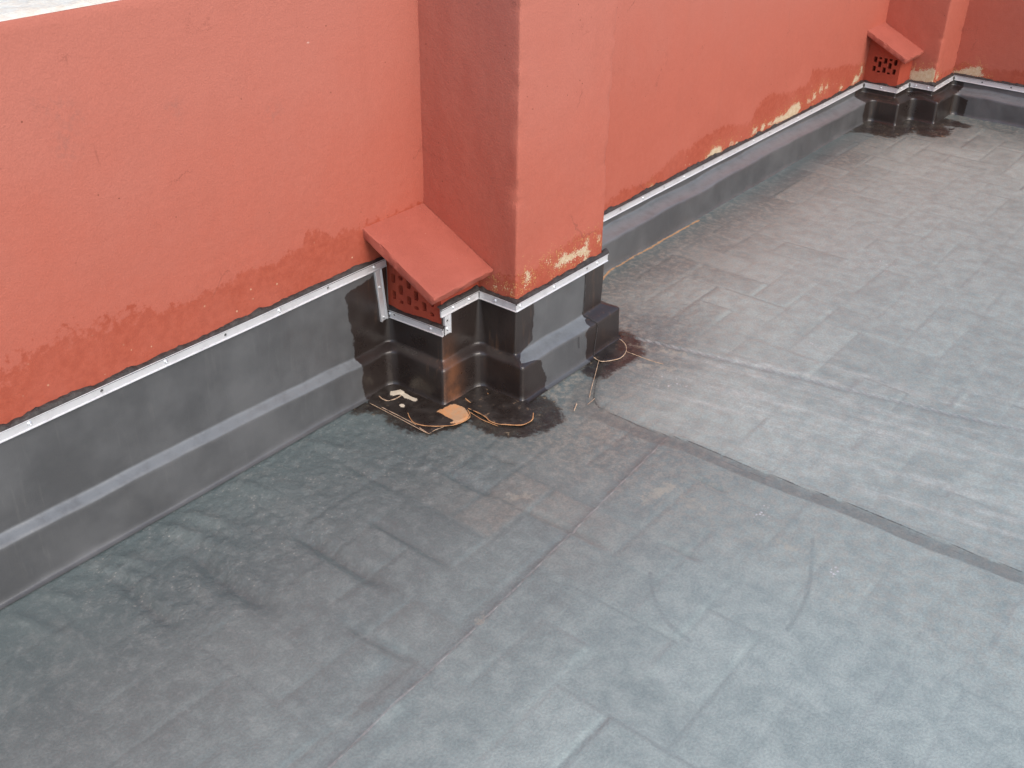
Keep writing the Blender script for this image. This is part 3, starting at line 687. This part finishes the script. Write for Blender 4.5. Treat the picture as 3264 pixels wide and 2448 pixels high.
# ------------------------------------------------------------------ vent boxes of hollow brick under a sloping cap
def rrect(cy, cz, w_, h_, r=.004, k=3):
    P = []
    for (sx, sy, a0) in ((1, 1, 0), (-1, 1, 90), (-1, -1, 180), (1, -1, 270)):
        for i in range(k):
            a = math.radians(a0 + 90 * i / (k - 1)); P.append((cy + sx * (w_ / 2 - r) + r * math.cos(a), cz + sy * (h_ / 2 - r) + r * math.sin(a)))
    return P
def vent_box(xa, xb, dep, zlow, holes, cap, label, seed):
    """cap: (x_left, y_front, z_wall, z_front, thickness)"""
    cxl, cyf, czw, czf, th = cap
    root = thing('vent_box', ((xa + xb) / 2, -dep / 2, 0), label, 'vent', 'hollow brick vents beside the piers')
    slope = (czw - czf) / -cyf
    ztop = lambda y: czw + slope * y - th * 1.02
    # left face with its open cells
    outer = [(.015, zlow), (.015, ztop(.015)), (-dep, ztop(-dep)), (-dep, zlow)]
    loops = [rrect(c, z, a, h, min(.0045, a * .3, h * .45)) for c, z, a, h in holes]
    vs = [Vector(q) for q in outer]; es = [(i, (i + 1) % 4) for i in range(4)]
    for L in loops:
        o = len(vs); vs += [Vector(q) for q in L]; es += [(o + i, o + (i + 1) % len(L)) for i in range(len(L))]
    rv, re, rf, *_ = delaunay_2d_cdt(vs, es, [], 1, 1e-6)
    P = np.array([(q.x, q.y) for q in rv])
    F = []
    cen = np.array([P[list(f)].mean(0) for f in rf])
    bad = poly_sdf_exact(cen[:, 0], cen[:, 1], outer) < 0
    for L in loops: bad |= poly_sdf_exact(cen[:, 0], cen[:, 1], L) > 0
    for f, b_ in zip(rf, bad):
        if b_: continue
        q = P[list(f)]
        area = np.cross(q[1] - q[0], q[2] - q[0])
        F.append(tuple(f) if area < 0 else tuple(f)[::-1])
    m = MB()
    m.add([(xa, a, c) for a, c in P], F)
    for L in loops:                                            # cell walls running into the brick
        n = len(L)
        m.add([(xa, a, c) for a, c in L] + [(xa + .05, a, c) for a, c in L], [(i, (i + 1) % n, n + (i + 1) % n, n + i) for i in range(n)])
    m.quad((xa, -dep, zlow), (xb, -dep, zlow), (xb, -dep, ztop(-dep)), (xa, -dep, ztop(-dep)))
    br = m.build('hollow_brick', M_BRICK, root)
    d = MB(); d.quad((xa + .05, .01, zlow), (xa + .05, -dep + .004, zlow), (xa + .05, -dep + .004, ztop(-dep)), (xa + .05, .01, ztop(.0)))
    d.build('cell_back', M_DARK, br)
    # sloping cap slab with rounded, slightly uneven edges
    nx_, ny_ = 22, 26
    tx = np.linspace(cxl, xb - .001, nx_); ty = np.linspace(.012, cyf, ny_)
    nrm = np.array([0, -slope, 1]); nrm = nrm / np.linalg.norm(nrm)
    def pt(x, y, e): 
        b = np.array([x, y, czw + slope * y]); return b - nrm * e
    V = []; Fc = []
    rings = ((.0045, 0), (.0012, .0012), (0, .005), (.0005, th - .004), (.003, th))
    # perimeter rings (inset, depth)
    def ring(ins, dp):
        xs_ = np.linspace(cxl + ins, xb - .001, nx_); ys_ = np.linspace(.012, cyf + ins, ny_)
        L = [(x, ys_[-1]) for x in xs_] + []
        per = [(xs_[0], y) for y in ys_] + [(x, ys_[-1]) for x in xs_[1:]] + [(xs_[-1], y) for y in ys_[::-1][1:]]
        out = []
        for (x, y) in per:
            j = (vnoise(np.array([x * 60]), np.array([y * 60 + dp * 200]), seed)[0] - .5) * .0035 * (dp > 0) + max(0, vnoise(np.array([x * 38]), np.array([y * 38]), seed + 5)[0] - .72) * .018 * (dp < .006) * (dp > 0)
            out.append(pt(x + j * (x < xb - .01), y + j * (y < -.001), dp + j * .3))
        return out
    R_ = [ring(*q) for q in rings]
    n = len(R_[0])
    for q in R_: V += q
    for k in range(len(R_) - 1):
        for i in range(n - 1):
            Fc.append((k * n + i, (k + 1) * n + i, (k + 1) * n + i + 1, k * n + i + 1))
    o0 = len(V)
    G = [pt(x, y, (fbm(np.array([x * 18]), np.array([y * 18]), seed, 2)[0] - .5) * .0014) for x in np.linspace(cxl + .0045, xb - .001, nx_) for y in np.linspace(.012, cyf + .0045, ny_)]
    V += G
    gf = grid_faces(nx_, ny_, o0, flip=True)
    Fc += [tuple(f) for f in gf]
    Fc.append(tuple((len(R_) - 1) * n + i for i in range(n)))
    o = mesh_obj('cap_slab', V, Fc, M_CAP, root, True)
    bm = bmesh.new(); bm.from_mesh(o.data); bmesh.ops.remove_doubles(bm, verts=bm.verts, dist=.0006); bmesh.ops.recalc_face_normals(bm, faces=bm.faces); bm.to_mesh(o.data); bm.free()
    o.data.set_sharp_from_angle(angle=math.radians(28))
    return root
near_holes = []
for c, kind in ((-.022, 0), (-.050, 1), (-.080, 0), (-.1075, 1), (-.137, 0), (-.165, 1)):
    for z, h in (((.318, .027), (.268, .026), (.368, .027)) if kind == 0 else ((.327, .012), (.291, .028), (.254, .011), (.355, .02))):
        if z + h / 2 < .485 - .504 * -c - .035: near_holes.append((c, z, .0165, h))
vent_box(-BW, 0, BD, .17, near_holes, (-.236, -.254, .486, .360, .027), 'near terracotta brick vent with sloping cap beside the large pier', 101)
far_holes = []
for c, kind in ((-.043, 0), (-.067, 1), (-.093, 0), (-.118, 1), (-.143, 0)):
    for z, h in (((.287, .027), (.243, .026)) if kind == 0 else ((.296, .010), (.267, .028), (.232, .009))): far_holes.append((c, z, .0165, h))
vent_box(X2, X3, B2, .13, far_holes, (3.098, -.218, .429, .324, .024), 'far terracotta brick vent with sloping cap in the roof corner', 103)

# ------------------------------------------------------------------ rubber upstands
SEG_O = [.032, .030, .030, .030, .052, .045, .076, .045, .045, .045, .055, .085]
SEG_T = [HL - .008, .222, HF - .008, HF - .008, HF - .008, HF - .008, HR - .008, HR - .008, HR - .008, HR - .008, HR - .008, HR - .008]
ZT, ZB = .125, .109
ZLOW = [.140, .131, .1268, ZT - .001, .120, .1145, ZB + .0012, .1065, .100, .088, .074, .058, .042, .030, .021, .014, .008, .004, .0032]
def d_of(o, z, foot=False):
    if foot: return o + .020
    t = float(np.clip((ZT - z) / (ZT - ZB), 0, 1))
    return .007 + (o - .007) * t + .004 * max(0, 1 - z / ZB) + max(0, .018 - z) ** 2 * 24
def r_of(z, concave):
    if concave: return .004 + .030 * float(np.clip((.30 - z) / .2, 0, 1))
    return .004 + .009 * float(np.clip((.2 - z) / .12, 0, 1))
def unit(a, b):
    L = math.hypot(b[0] - a[0], b[1] - a[1]); return ((b[0] - a[0]) / L, (b[1] - a[1]) / L)
UP_LAB = ['long dark rubber upstand along the foot of the left parapet wall', 'black glued rubber upstand under the holes of the near vent', 'narrow black rubber upstand on the front of the near vent',
          'narrow black rubber upstand on the left side of the large pier', 'grey rubber upstand with dark ends across the front of the large pier', 'rubber upstand on the right side of the large pier',
          'low grey rubber upstand along the right hand parapet wall', 'dark rubber upstand under the holes of the far vent', 'narrow dark rubber upstand on the front of the far vent',
          'dark rubber upstand on the left side of the far pier', 'dark rubber upstand on the front of the far pier', 'grey rubber upstand along the foot of the end wall']
NSEG = len(PATH) - 1
DIRS = [unit(PATH[i], PATH[i + 1]) for i in range(NSEG)]
NORM = [(d[1], -d[0]) for d in DIRS]
def corner_arc(ci, z, o_in, o_out, foot, K=8):
    """plan arc at path corner ci for the height z"""
    u, v = DIRS[ci - 1], DIRS[ci]
    concave = (u[0] * v[1] - u[1] * v[0]) < 0
    din, dout = d_of(o_in, z, foot), d_of(o_out, z, foot)
    n1, n2 = NORM[ci - 1], NORM[ci]
    C = (PATH[ci][0] + n1[0] * din + n2[0] * dout, PATH[ci][1] + n1[1] * din + n2[1] * dout)
    r = r_of(z, concave) * (1.6 if foot and not concave else 1)
    out = []
    for k in range(K + 1):
        t = math.pi / 2 * k / K
        cx, cy = C[0] - u[0] * r + v[0] * r, C[1] - u[1] * r + v[1] * r
        out.append((cx - v[0] * r * math.cos(t) + u[0] * r * math.sin(t), cy - v[1] * r * math.cos(t) + u[1] * r * math.sin(t)))
    return out
def primer_of(i, x, y, z):
    big = np.full_like(x, .15)
    if i == 0: return np.clip(poly_sdf(x, z, PRIM_L), -.15, .15)
    if i in (1, 2, 3): return big
    if i == 4:
        lo = z < .112
        def edge(line, zz): 
            L = sorted(line, key=lambda q: q[1]); return np.interp(zz, [q[1] for q in L], [q[0] for q in L])
        e1 = np.where(lo, edge(PRIM_P1b, z), edge(PRIM_P1[:4], z)); e2 = np.where(lo, edge(PRIM_P2b, z), edge(PRIM_P2, z))
        band = .016 * np.exp(-((z - .113) / .012) ** 2) * 3                 # the ledge itself stayed clean
        s_ = np.maximum(e1 - x, x - e2) - band * (x < .30)
        return np.clip(s_, -.15, .15)
    if i == 5: return big
    if i == 6: return np.clip(x - (X2 - .11) + .02 * np.sin(z * 30), -.15, .15)
    if i in (7, 8, 9, 10): return big
    return np.clip(np.where(z < .095, (y + .42), (y + .36)), -.15, .15)
def upstand(i):
    a, b = PATH[i], PATH[i + 1]; d, n = DIRS[i], NORM[i]
    L = math.hypot(b[0] - a[0], b[1] - a[1])
    top = SEG_T[i]; o = SEG_O[i]
    zs = list(np.linspace(top, ZLOW[0] + .012, 9)) + ZLOW
    rows = []
    ns = max(4, int(min(L, 4.2) / .018))
    for k, z in enumerate(zs):
        foot = k == len(zs) - 1
        st = corner_arc(i, z, SEG_O[i - 1], o, foot)[4:] if i > 0 else [(a[0] + n[0] * d_of(o, z, foot), a[1] + n[1] * d_of(o, z, foot))]
        en = corner_arc(i + 1, z, o, SEG_O[i + 1], foot)[:5] if i < NSEG - 1 else [(b[0] + n[0] * d_of(o, z, foot), b[1] + n[1] * d_of(o, z, foot))]
        p0, p1 = np.array(st[-1]), np.array(en[0])
        t = np.linspace(0, 1, ns + 1)[1:-1]
        if i == 0: t = 1 - (1 - t) ** 1.6
        if i == NSEG - 1: t = t ** 1.8
        mid = [tuple(p0 + (p1 - p0) * q) for q in t]
        rows.append([(q[0], q[1], z) for q in st + mid + en])
    A = np.array(rows)                                            # rows x cols x 3
    R_, C_ = A.shape[:2]
    x, y, z = A[..., 0].copy(), A[..., 1].copy(), A[..., 2].copy()
    s = x * abs(d[0]) + y * abs(d[1])
    # slack and unevenness, fading out at both ends and at the bar
    col_s = np.hypot(x - x[:, :1], y - y[:, :1]); tot = col_s[:, -1:]
    win = sstep(.0, .07, np.minimum(col_s, tot - col_s)) * sstep(top, top - .05, z)
    wob = (fbm(s * 5 + 11 * i, z * 9, 111 + i, 3) - .5) * .010 + (fbm(s * 22, z * 14 + i, 121 + i, 2) - .5) * .0035
    if i in (6, 11): wob = wob + (fbm(s * 16, z * 3, 131, 2) - .5) * .006 * sstep(.13, .02, z)
    x += n[0] * wob * win * sstep(0, .02, z); y += n[1] * wob * win * sstep(0, .02, z)
    zz = (fbm(s * 4, s * 0 + i, 141, 2) - .5) * .018
    if i == 0: zz = zz + .022 * sstep(-.35, -1.3, x)
    z += zz * 1.0 * sstep(.0, .06, tot - col_s) * sstep(.0, .06, col_s) * sstep(.03, .09, z) * sstep(top, .15, z)
    # slight pull-folds at the foot of the long left sheet
    V = np.stack([x, y, z], -1).transpose(1, 0, 2).reshape(-1, 3)
    pr = primer_of(i, V[:, 0], V[:, 1], V[:, 2])
    zo = np.broadcast_to(np.array(zs)[:, None], (R_, C_)).T.ravel()
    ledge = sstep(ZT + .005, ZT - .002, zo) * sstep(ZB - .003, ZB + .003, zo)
    rust = (np.exp(-((V[:, 0] + .15) / .035) ** 2) * sstep(.27, .05, V[:, 2]) if i == 2 else np.zeros(len(V)))
    loc = ((a[0] + b[0]) / 2, (a[1] + b[1]) / 2, 0) if i not in (0, NSEG - 1) else ((-.9, 0, 0) if i == 0 else (X4, -.9, 0))
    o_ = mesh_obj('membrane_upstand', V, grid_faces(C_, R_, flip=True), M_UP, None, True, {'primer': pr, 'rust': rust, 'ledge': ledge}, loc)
    return tag(o_, UP_LAB[i], 'upstand', 'rubber upstands around the foot of the walls')
UPS = [upstand(i) for i in range(NSEG)]

def lap_ridge(i, line, w_=.0014):
    """raised black edge of a glued strip, following the upstand's surface"""
    V = []; K = 5; n = 40
    zz = np.linspace(line[0][1], line[-1][1], n); xx = np.interp(zz[::-1], [q[1] for q in line[::-1]], [q[0] for q in line[::-1]])[::-1]
    for x, z in zip(xx, zz):
        y = -PD - d_of(SEG_O[i], max(z, .004)) - .0015
        for j in range(K):
            an = math.pi * j / (K - 1); V.append((x + math.cos(an) * w_, y - math.sin(an) * w_, z))
    return mesh_obj('lap_edge', V, grid_faces(n, K), M_SEAL, UPS[i], True)
lap_ridge(4, [(.318, .262), (.320, .16), (.317, .128), (.325, .112), (.331, .098), (.322, .05), (.312, .006)])
lap_ridge(4, [(.234, .100), (.236, .062)], .0009)

# ------------------------------------------------------------------ glued corner patches on the floor
def floor_patch(name, outline, z0, th, label, lines=(), group='glued corner patches on the membrane'):
    P = smooth_poly(outline, 3, True)
    c = np.mean(P, 0)
    vs = [Vector(q) for q in P]; n0 = len(vs)
    # interior points for a gently sagging surface
    xs = np.arange(min(q[0] for q in P), max(q[0] for q in P), .007); ys = np.arange(min(q[1] for q in P), max(q[1] for q in P), .007)
    X, Y = [q.ravel() for q in np.meshgrid(xs, ys)]
    ins = poly_sdf(X, Y, P) > .004
    vs += [Vector((float(a), float(b_))) for a, b_ in zip(X[ins], Y[ins])]
    rv, re, rf, *_ = delaunay_2d_cdt(vs, [(i, (i + 1) % n0) for i in range(n0)], [], 1, 1e-6)
    Q = np.array([(q.x, q.y) for q in rv])
    sd = poly_sdf(Q[:, 0], Q[:, 1], P)
    z = z0 + th * sstep(-.001, .004, sd) + (fbm(Q[:, 0] * 25, Q[:, 1] * 25, 151, 2) - .5) * .003 * sstep(0, .02, sd)
    F = []
    cen = np.array([Q[list(f)].mean(0) for f in rf])
    keep = poly_sdf_exact(cen[:, 0], cen[:, 1], P) > 0
    for f, ok in zip(rf, keep):
        if not ok: continue
        q = Q[list(f)]
        F.append(tuple(f) if np.cross(q[1] - q[0], q[2] - q[0]) > 0 else tuple(f)[::-1])
    orn = poly_sdf(Q[:, 0], Q[:, 1], ORANGE); crm = np.maximum(poly_sdf(Q[:, 0], Q[:, 1], CREAM), poly_sdf(Q[:, 0], Q[:, 1], CREAM2) - .002)
    root = mesh_obj(name, np.column_stack([Q, z]), F, M_PATCH, None, True, {'orange': np.clip(orn, -.1, .1), 'cream': np.clip(crm, -.1, .1)}, (c[0], c[1], 0))
    tag(root, label, 'patch', group)
    for pts, w_, m_ in lines: bead(pts, w_, m_, root, z0 + th * .6)
    return root
def bead(pts, w_, mat, parent, z):
    """uneven bead of dried sealant residue"""
    P = smooth_poly(pts, 6)
    m = MB(); prev = None; K = 5; V = []; F = []
    for i, q in enumerate(P):
        a = np.array(P[max(i - 1, 0)]); b_ = np.array(P[min(i + 1, len(P) - 1)]); t = (b_ - a) / (np.linalg.norm(b_ - a) + 1e-9); nn = np.array([-t[1], t[0]])
        k = .45 + .95 * vnoise(np.array([q[0] * 90]), np.array([q[1] * 90]), 161)[0]
        if i in (0, len(P) - 1): k *= .3
        for j in range(K):
            an = math.pi * j / (K - 1); c = np.array(q) + nn * math.cos(an) * w_ * k
            V.append((c[0], c[1], z - .001 + math.sin(an) * w_ * .8 * k))
    F = [tuple(f) for f in grid_faces(len(P), K)]
    return mesh_obj('sealant_residue', V, F, mat, parent, True)
apron = [(-.150, -.02), (-.30, -.045), (-.306, -.10), (-.308, -.20), (-.316, -.291), (-.285, -.292), (-.24, -.295), (-.17, -.29), (-.155, -.30), (-.158, -.36), (-.166, -.41), (-.12, -.41), (-.03, -.39), (.0, -.36), (.0, -.22)]
floor_patch('membrane_patch', apron, .001, .0035, 'dark apron patch on the floor around the near vent and pier corner',
            [(LN2, .0016, M_RES_T), (LN3, .0012, M_RES_T), (LN8, .0010, M_RES_T), (LN7, .0014, M_RES_O)])
floor_patch('membrane_patch', LN1 + [(-.19, -.10), (-.17, -.06), (-.19, -.03), (-.25, -.035)], .004, .003, 'small rounded patch with cream smear in the inner vent corner', [(LN1, .0019, M_RES_T)])
floor_patch('membrane_patch', LN4[:-1] + [(-.160, -.285), (-.150, -.24), (-.16, -.19), (-.21, -.165), (-.255, -.165)], .004, .003, 'rounded patch with orange stain at the near vent outer corner', [(LN4, .0016, M_RES_O)])
floor_patch('membrane_patch', LN5 + [(-.03, -.26), (-.04, -.235), (-.10, -.235)], .004, .003, 'small rounded patch between the near vent and the large pier', [(LN5, .0018, M_RES_O)])
floor_patch('membrane_patch', LN6 + [(-.02, -.40), (-.01, -.36), (-.03, -.31), (-.10, -.27)], .004, .003, 'rounded patch at the left front corner of the large pier', [(LN6, .0016, M_RES_O)])
floor_patch('membrane_patch', LP1 + [(.43, -.36), (.40, -.34), (.34, -.36)], .003, .003, 'rounded patch at the right front corner of the large pier', [(LP1, .0018, M_RES_T), (LP2, .0012, M_RES_T), (LP3, .0013, M_RES_T), (LP4, .0016, M_RES_T), (LP5, .0012, M_RES_T)])
FPX = X3 - .17
floor_patch('membrane_patch', [(X2 - .16, -.03), (X2 - .18, -.12), (X2 - .17, -.25), (X2 - .08, -.30), (X2 + .05, -.31), (X3 - .15, -.36), (X3 - .12, -.43), (X3 - .02, -.47), (X3 + .07, -.45), (X3 + .12, -.40), (X3 + .1, -.2), (X3, -.1)], .001, .0035,
            'dark patch on the floor around the far vent and far pier', [([(X2 - .17, -.06), (X2 - .175, -.16), (X2 - .165, -.25)], .0018, M_RES_T), ([(X2 - .05, -.285), (X2 + .0, -.30), (X2 + .06, -.295)], .0018, M_RES_T), ([(X3 - .14, -.36), (X3 - .12, -.42)], .0016, M_RES_T)])
bead(ORLINE, .0030, M_RES_O, ROOF, .0035)['label'] = 'thin orange dirt line along the foot of the right wall'

# ------------------------------------------------------------------ aluminium termination bars
def screw_mesh():
    prof = [(0, .0008), (.0014, .0008), (.0019, .0032), (.0033, .0030), (.0045, .0017), (.0050, .0006), (.0062, .0005), (.0064, 0)]
    K = 12; V = [(0, 0, prof[0][1])]; F = []
    for r, h in prof[1:]:
        for k in range(K): V.append((r * math.cos(2 * math.pi * k / K), r * math.sin(2 * math.pi * k / K), h))
    F += [(0, 1 + k, 1 + (k + 1) % K) for k in range(K)]
    for q in range(len(prof) - 2):
        for k in range(K):
            a = 1 + q * K + k; b_ = 1 + q * K + (k + 1) % K
            F.append((a, a + K, b_ + K, b_))
    me = bpy.data.meshes.new('screw'); me.from_pydata(V, [], F); me.update()
    me.polygons.foreach_set('use_smooth', np.ones(len(me.polygons), bool)); me.materials.append(M_SC)
    return me
SCREW = screw_mesh()
BAR_N = [0]
def bar(p0, p1, up, nrm, screws, holes, label, seal=True, seal_side=1, bend=.0):
    """p0, p1: centre line on the wall plane; up: width direction; screws / holes: distances from p0"""
    p0 = np.array(p0, float); p1 = np.array(p1, float); up = np.array(up, float); nrm = np.array(nrm, float)
    ax = p1 - p0; L = np.linalg.norm(ax); ax /= L
    BAR_N[0] += 1; sd = BAR_N[0] * 7
    root = thing('termination_bar', tuple(p0 + ax * L / 2), label, 'metal bar', 'aluminium bars clamping the upstands')
    D0 = .009
    hw = BS / 2
    prof_lo = [(-hw, -.002), (-hw, .0046), (-hw + .0016, .0052), (-hw + .003, .0022)]      # lower lip
    prof_hi = [(hw - .004, .0022), (hw - .0012, .0058), (hw, .0054), (hw - .0022, -.002)]  # flared upper edge
    def W(s, u, h): 
        wv = (vnoise(np.array([s * 3.1]), np.array([sd * 1.0]), 3)[0] - .5) * .0016
        return p0 + ax * s + up * (u + wv) + nrm * (D0 + h)
    hs = .0042
    stops = sorted(set([0.0, L] + [q for h in holes for q in (h - .009, h + .009) if 0 < q < L] + list(np.arange(.04, L - .02, .06))))
    hset = [(h - .009, h + .009, h) for h in holes]
    stops = [s_ for s_ in stops if not any(a + 1e-6 < s_ < b_ - 1e-6 for a, b_, _ in hset)]
    m = MB()
    for a, b_ in zip(stops[:-1], stops[1:]):
        for pr in (prof_lo, prof_hi):
            for (u0, h0), (u1, h1) in zip(pr[:-1], pr[1:]):
                m.quad(W(a, u0, h0), W(b_, u0, h0), W(b_, u1, h1), W(a, u1, h1))
        u0, u1 = prof_lo[-1][0], prof_hi[0][0]
        hh = [h for q, w_, h in hset if abs(q - a) < 1e-6]
        if not hh:
            m.quad(W(a, u0, .0022), W(b_, u0, .0022), W(b_, u1, .0022), W(a, u1, .0022))
        else:
            c = hh[0]; cu = 0.0
            K = 12
            ring = [(c + hs * math.cos(2 * math.pi * k / K + .2618), cu + hs * math.sin(2 * math.pi * k / K + .2618)) for k in range(K)]
            def sq(an):
                dx, du = math.cos(an), math.sin(an)
                t = min((.009 / abs(dx)) if abs(dx) > 1e-6 else 9, ((u1 if du > 0 else -u0) / abs(du)) if abs(du) > 1e-6 else 9)
                return (c + dx * t, du * t)
            outr = [sq(2 * math.pi * k / K + .2618) for k in range(K)]
            V = [W(s_, u_, .0022) for s_, u_ in ring] + [W(s_, u_, .0022) for s_, u_ in outr] + [W(s_, u_, -.001) for s_, u_ in ring]
            F = []
            for k in range(K):
                k2 = (k + 1) % K
                F.append((k, K + k, K + k2, k2)); F.append((2 * K + k, k, k2, 2 * K + k2))
            co = [W(c - .009, u0, .0022), W(c + .009, u0, .0022), W(c + .009, u1, .0022), W(c - .009, u1, .0022)]
            nV = len(V); V += co
            # corner triangles between the ring's square and the true corners
            for ci, (ss, uu) in enumerate(((c - .009, u0), (c + .009, u0), (c + .009, u1), (c - .009, u1))):
                dd = sorted(range(K), key=lambda k: (outr[k][0] - ss) ** 2 + (outr[k][1] - uu) ** 2)[:2]
                F.append((K + dd[0], K + dd[1], nV + ci))
            m.add(V, F)
    for s_ in (0, L):                                                     # end caps
        m.add([W(s_, u, h) for u, h in prof_lo + prof_hi], [tuple(range(8))])
    me_ = m.build('bar_profile', M_AL, root)
    bm = bmesh.new(); bm.from_mesh(me_.data); bmesh.ops.remove_doubles(bm, verts=bm.verts, dist=1e-5); bmesh.ops.recalc_face_normals(bm, faces=bm.faces)
    # open strip: make sure the visible side faces out
    tot = sum((f.normal.dot(Vector(nrm)) * f.calc_area() for f in bm.faces), 0.0)
    if tot < 0: bmesh.ops.reverse_faces(bm, faces=bm.faces)
    bm.to_mesh(me_.data); bm.free()
    rot = Matrix(((ax[0], up[0], nrm[0]), (ax[1], up[1], nrm[1]), (ax[2], up[2], nrm[2])))
    for s_ in screws:
        o = bpy.data.objects.new('screw', SCREW); COL.objects.link(o); o.parent = root
        o.rotation_euler = (rot @ Matrix.Rotation(s_ * 37, 3, 'Z')).to_euler()
        o.location = Vector(W(s_, 0, .0021)) - root.location
    if seal:
        n = max(3, int(L / .006)); S_ = np.linspace(-.004, L + .004, n)
        lo = hw - .003
        hgt = .0035 + .0075 * sstep(.25, .85, fbm(S_ * 14, S_ * 0 + sd, 171, 3)) + .004 * sstep(.72, .85, vnoise(S_ * 30, S_ * 0 + sd, 173)) + .003 * (vnoise(S_ * 120, S_ * 0 + sd, 179) - .5)
        V = []
        for i_, s_ in enumerate(S_):
            hq = hgt[i_]
            for k, (fu, hh) in enumerate(((0, .0045), (.3, .0035), (.65, .001), (.9, -.003), (1.0, -.0105))):
                u = lo + (hq + .003) * fu
                V.append(p0 + ax * s_ + up * u * seal_side + nrm * (D0 + hh))
        F = grid_faces(n, 5)
        mesh_obj('sealant', V, F, M_SEAL, root, True)
    return root
Zv = (0, 0, 1)
zl, zf, zr = HL - BS / 2, HF - BS / 2, HR - BS / 2
c_ = .013                                   # mitre allowance at outer / inner corners
bar((-3.2, 0, zl), (-.168, 0, zl), Zv, (0, -1, 0), [q + 3.2 for q in (-2.9, -2.56, -2.22, -1.88, -1.55, -1.214, -.88, -.545, -.213)], [q + 3.2 for q in (-2.73, -2.39, -2.05, -1.72, -1.385, -1.045, -.711, -.381)],
    'long aluminium bar with screws along the left parapet wall')
bar((-.201, 0, zl - .014), (-.186, 0, .197), unit((0, 0), (.163, -.015)) and (.995, 0, .09), (0, -1, 0), [.052, .148], [], 'short upright aluminium bar on the wall left of the near vent', True, 1)
bar((-BW, .0, .209), (-BW, -BD - c_, .218), (0, .02, 1), (-1, 0, 0), [.012, .168], [.03], 'aluminium bar below the holes of the near vent')
bar((-.143, -BD, zf - BS / 2), (-.143, -BD, .206), (1, 0, 0), (0, -1, 0), [.042], [.018], 'very short upright aluminium bar on the near vent corner', False)
bar((-BW - c_, -BD, zf), (-c_, -BD, zf), Zv, (0, -1, 0), [.05, .115], [], 'short level aluminium bar across the front of the near vent')
bar((0, -BD - c_, zf), (0, -PD - c_ + .002, zf), Zv, (-1, 0, 0), [.055], [], 'short aluminium bar on the left side of the large pier')
bar((-c_ + .002, -PD, zf), (PW + .016, -PD, zf), Zv, (0, -1, 0), [.018, .172, .384], [.332], 'aluminium bar across the front of the large pier under the peeling patch')
bar((PW, -PD, zf), (PW, -.02, zf), Zv, (1, 0, 0), [.06, .25], [], 'aluminium bar on the right side of the large pier')
bar((PW + c_, 0, zr), (X2 - c_, 0, zr), Zv, (0, -1, 0), [q - PW - c_ for q in (.62, .87, 1.152, 1.443, 1.73, 2.008, 2.427, 2.701, 2.97)], [q - PW - c_ for q in (.74, 1.004, 1.297, 1.586, 1.871, 2.15, 2.285, 2.56, 2.84)],
    'long aluminium bar along the right hand wall below the peeled patches')
bar((X2, -c_, zr), (X2, -B2 - c_, zr), Zv, (-1, 0, 0), [.085], [], 'aluminium bar under the holes of the far vent')
bar((X2 - c_, -B2, zr), (X3 - c_, -B2, zr), Zv, (0, -1, 0), [.06], [], 'short aluminium bar across the front of the far vent')
bar((X3, -B2 - c_, zr), (X3, -P2 - c_, zr), Zv, (-1, 0, 0), [.03, .09], [], 'short aluminium bar on the left side of the far pier')
bar((X3 - c_, -P2, zr), (X4 - c_, -P2, zr), Zv, (0, -1, 0), [.03, .125], [], 'aluminium bar across the front of the far pier')
bar((X4, -P2 - c_, zr), (X4, -3.0, zr), Zv, (-1, 0, 0), [.42, .7, 1.0, 1.3, 1.6, 1.9, 2.2], [.14, .28, .56, .85, 1.15, 1.45, 1.75, 2.05], 'long aluminium bar along the end wall at the far right')
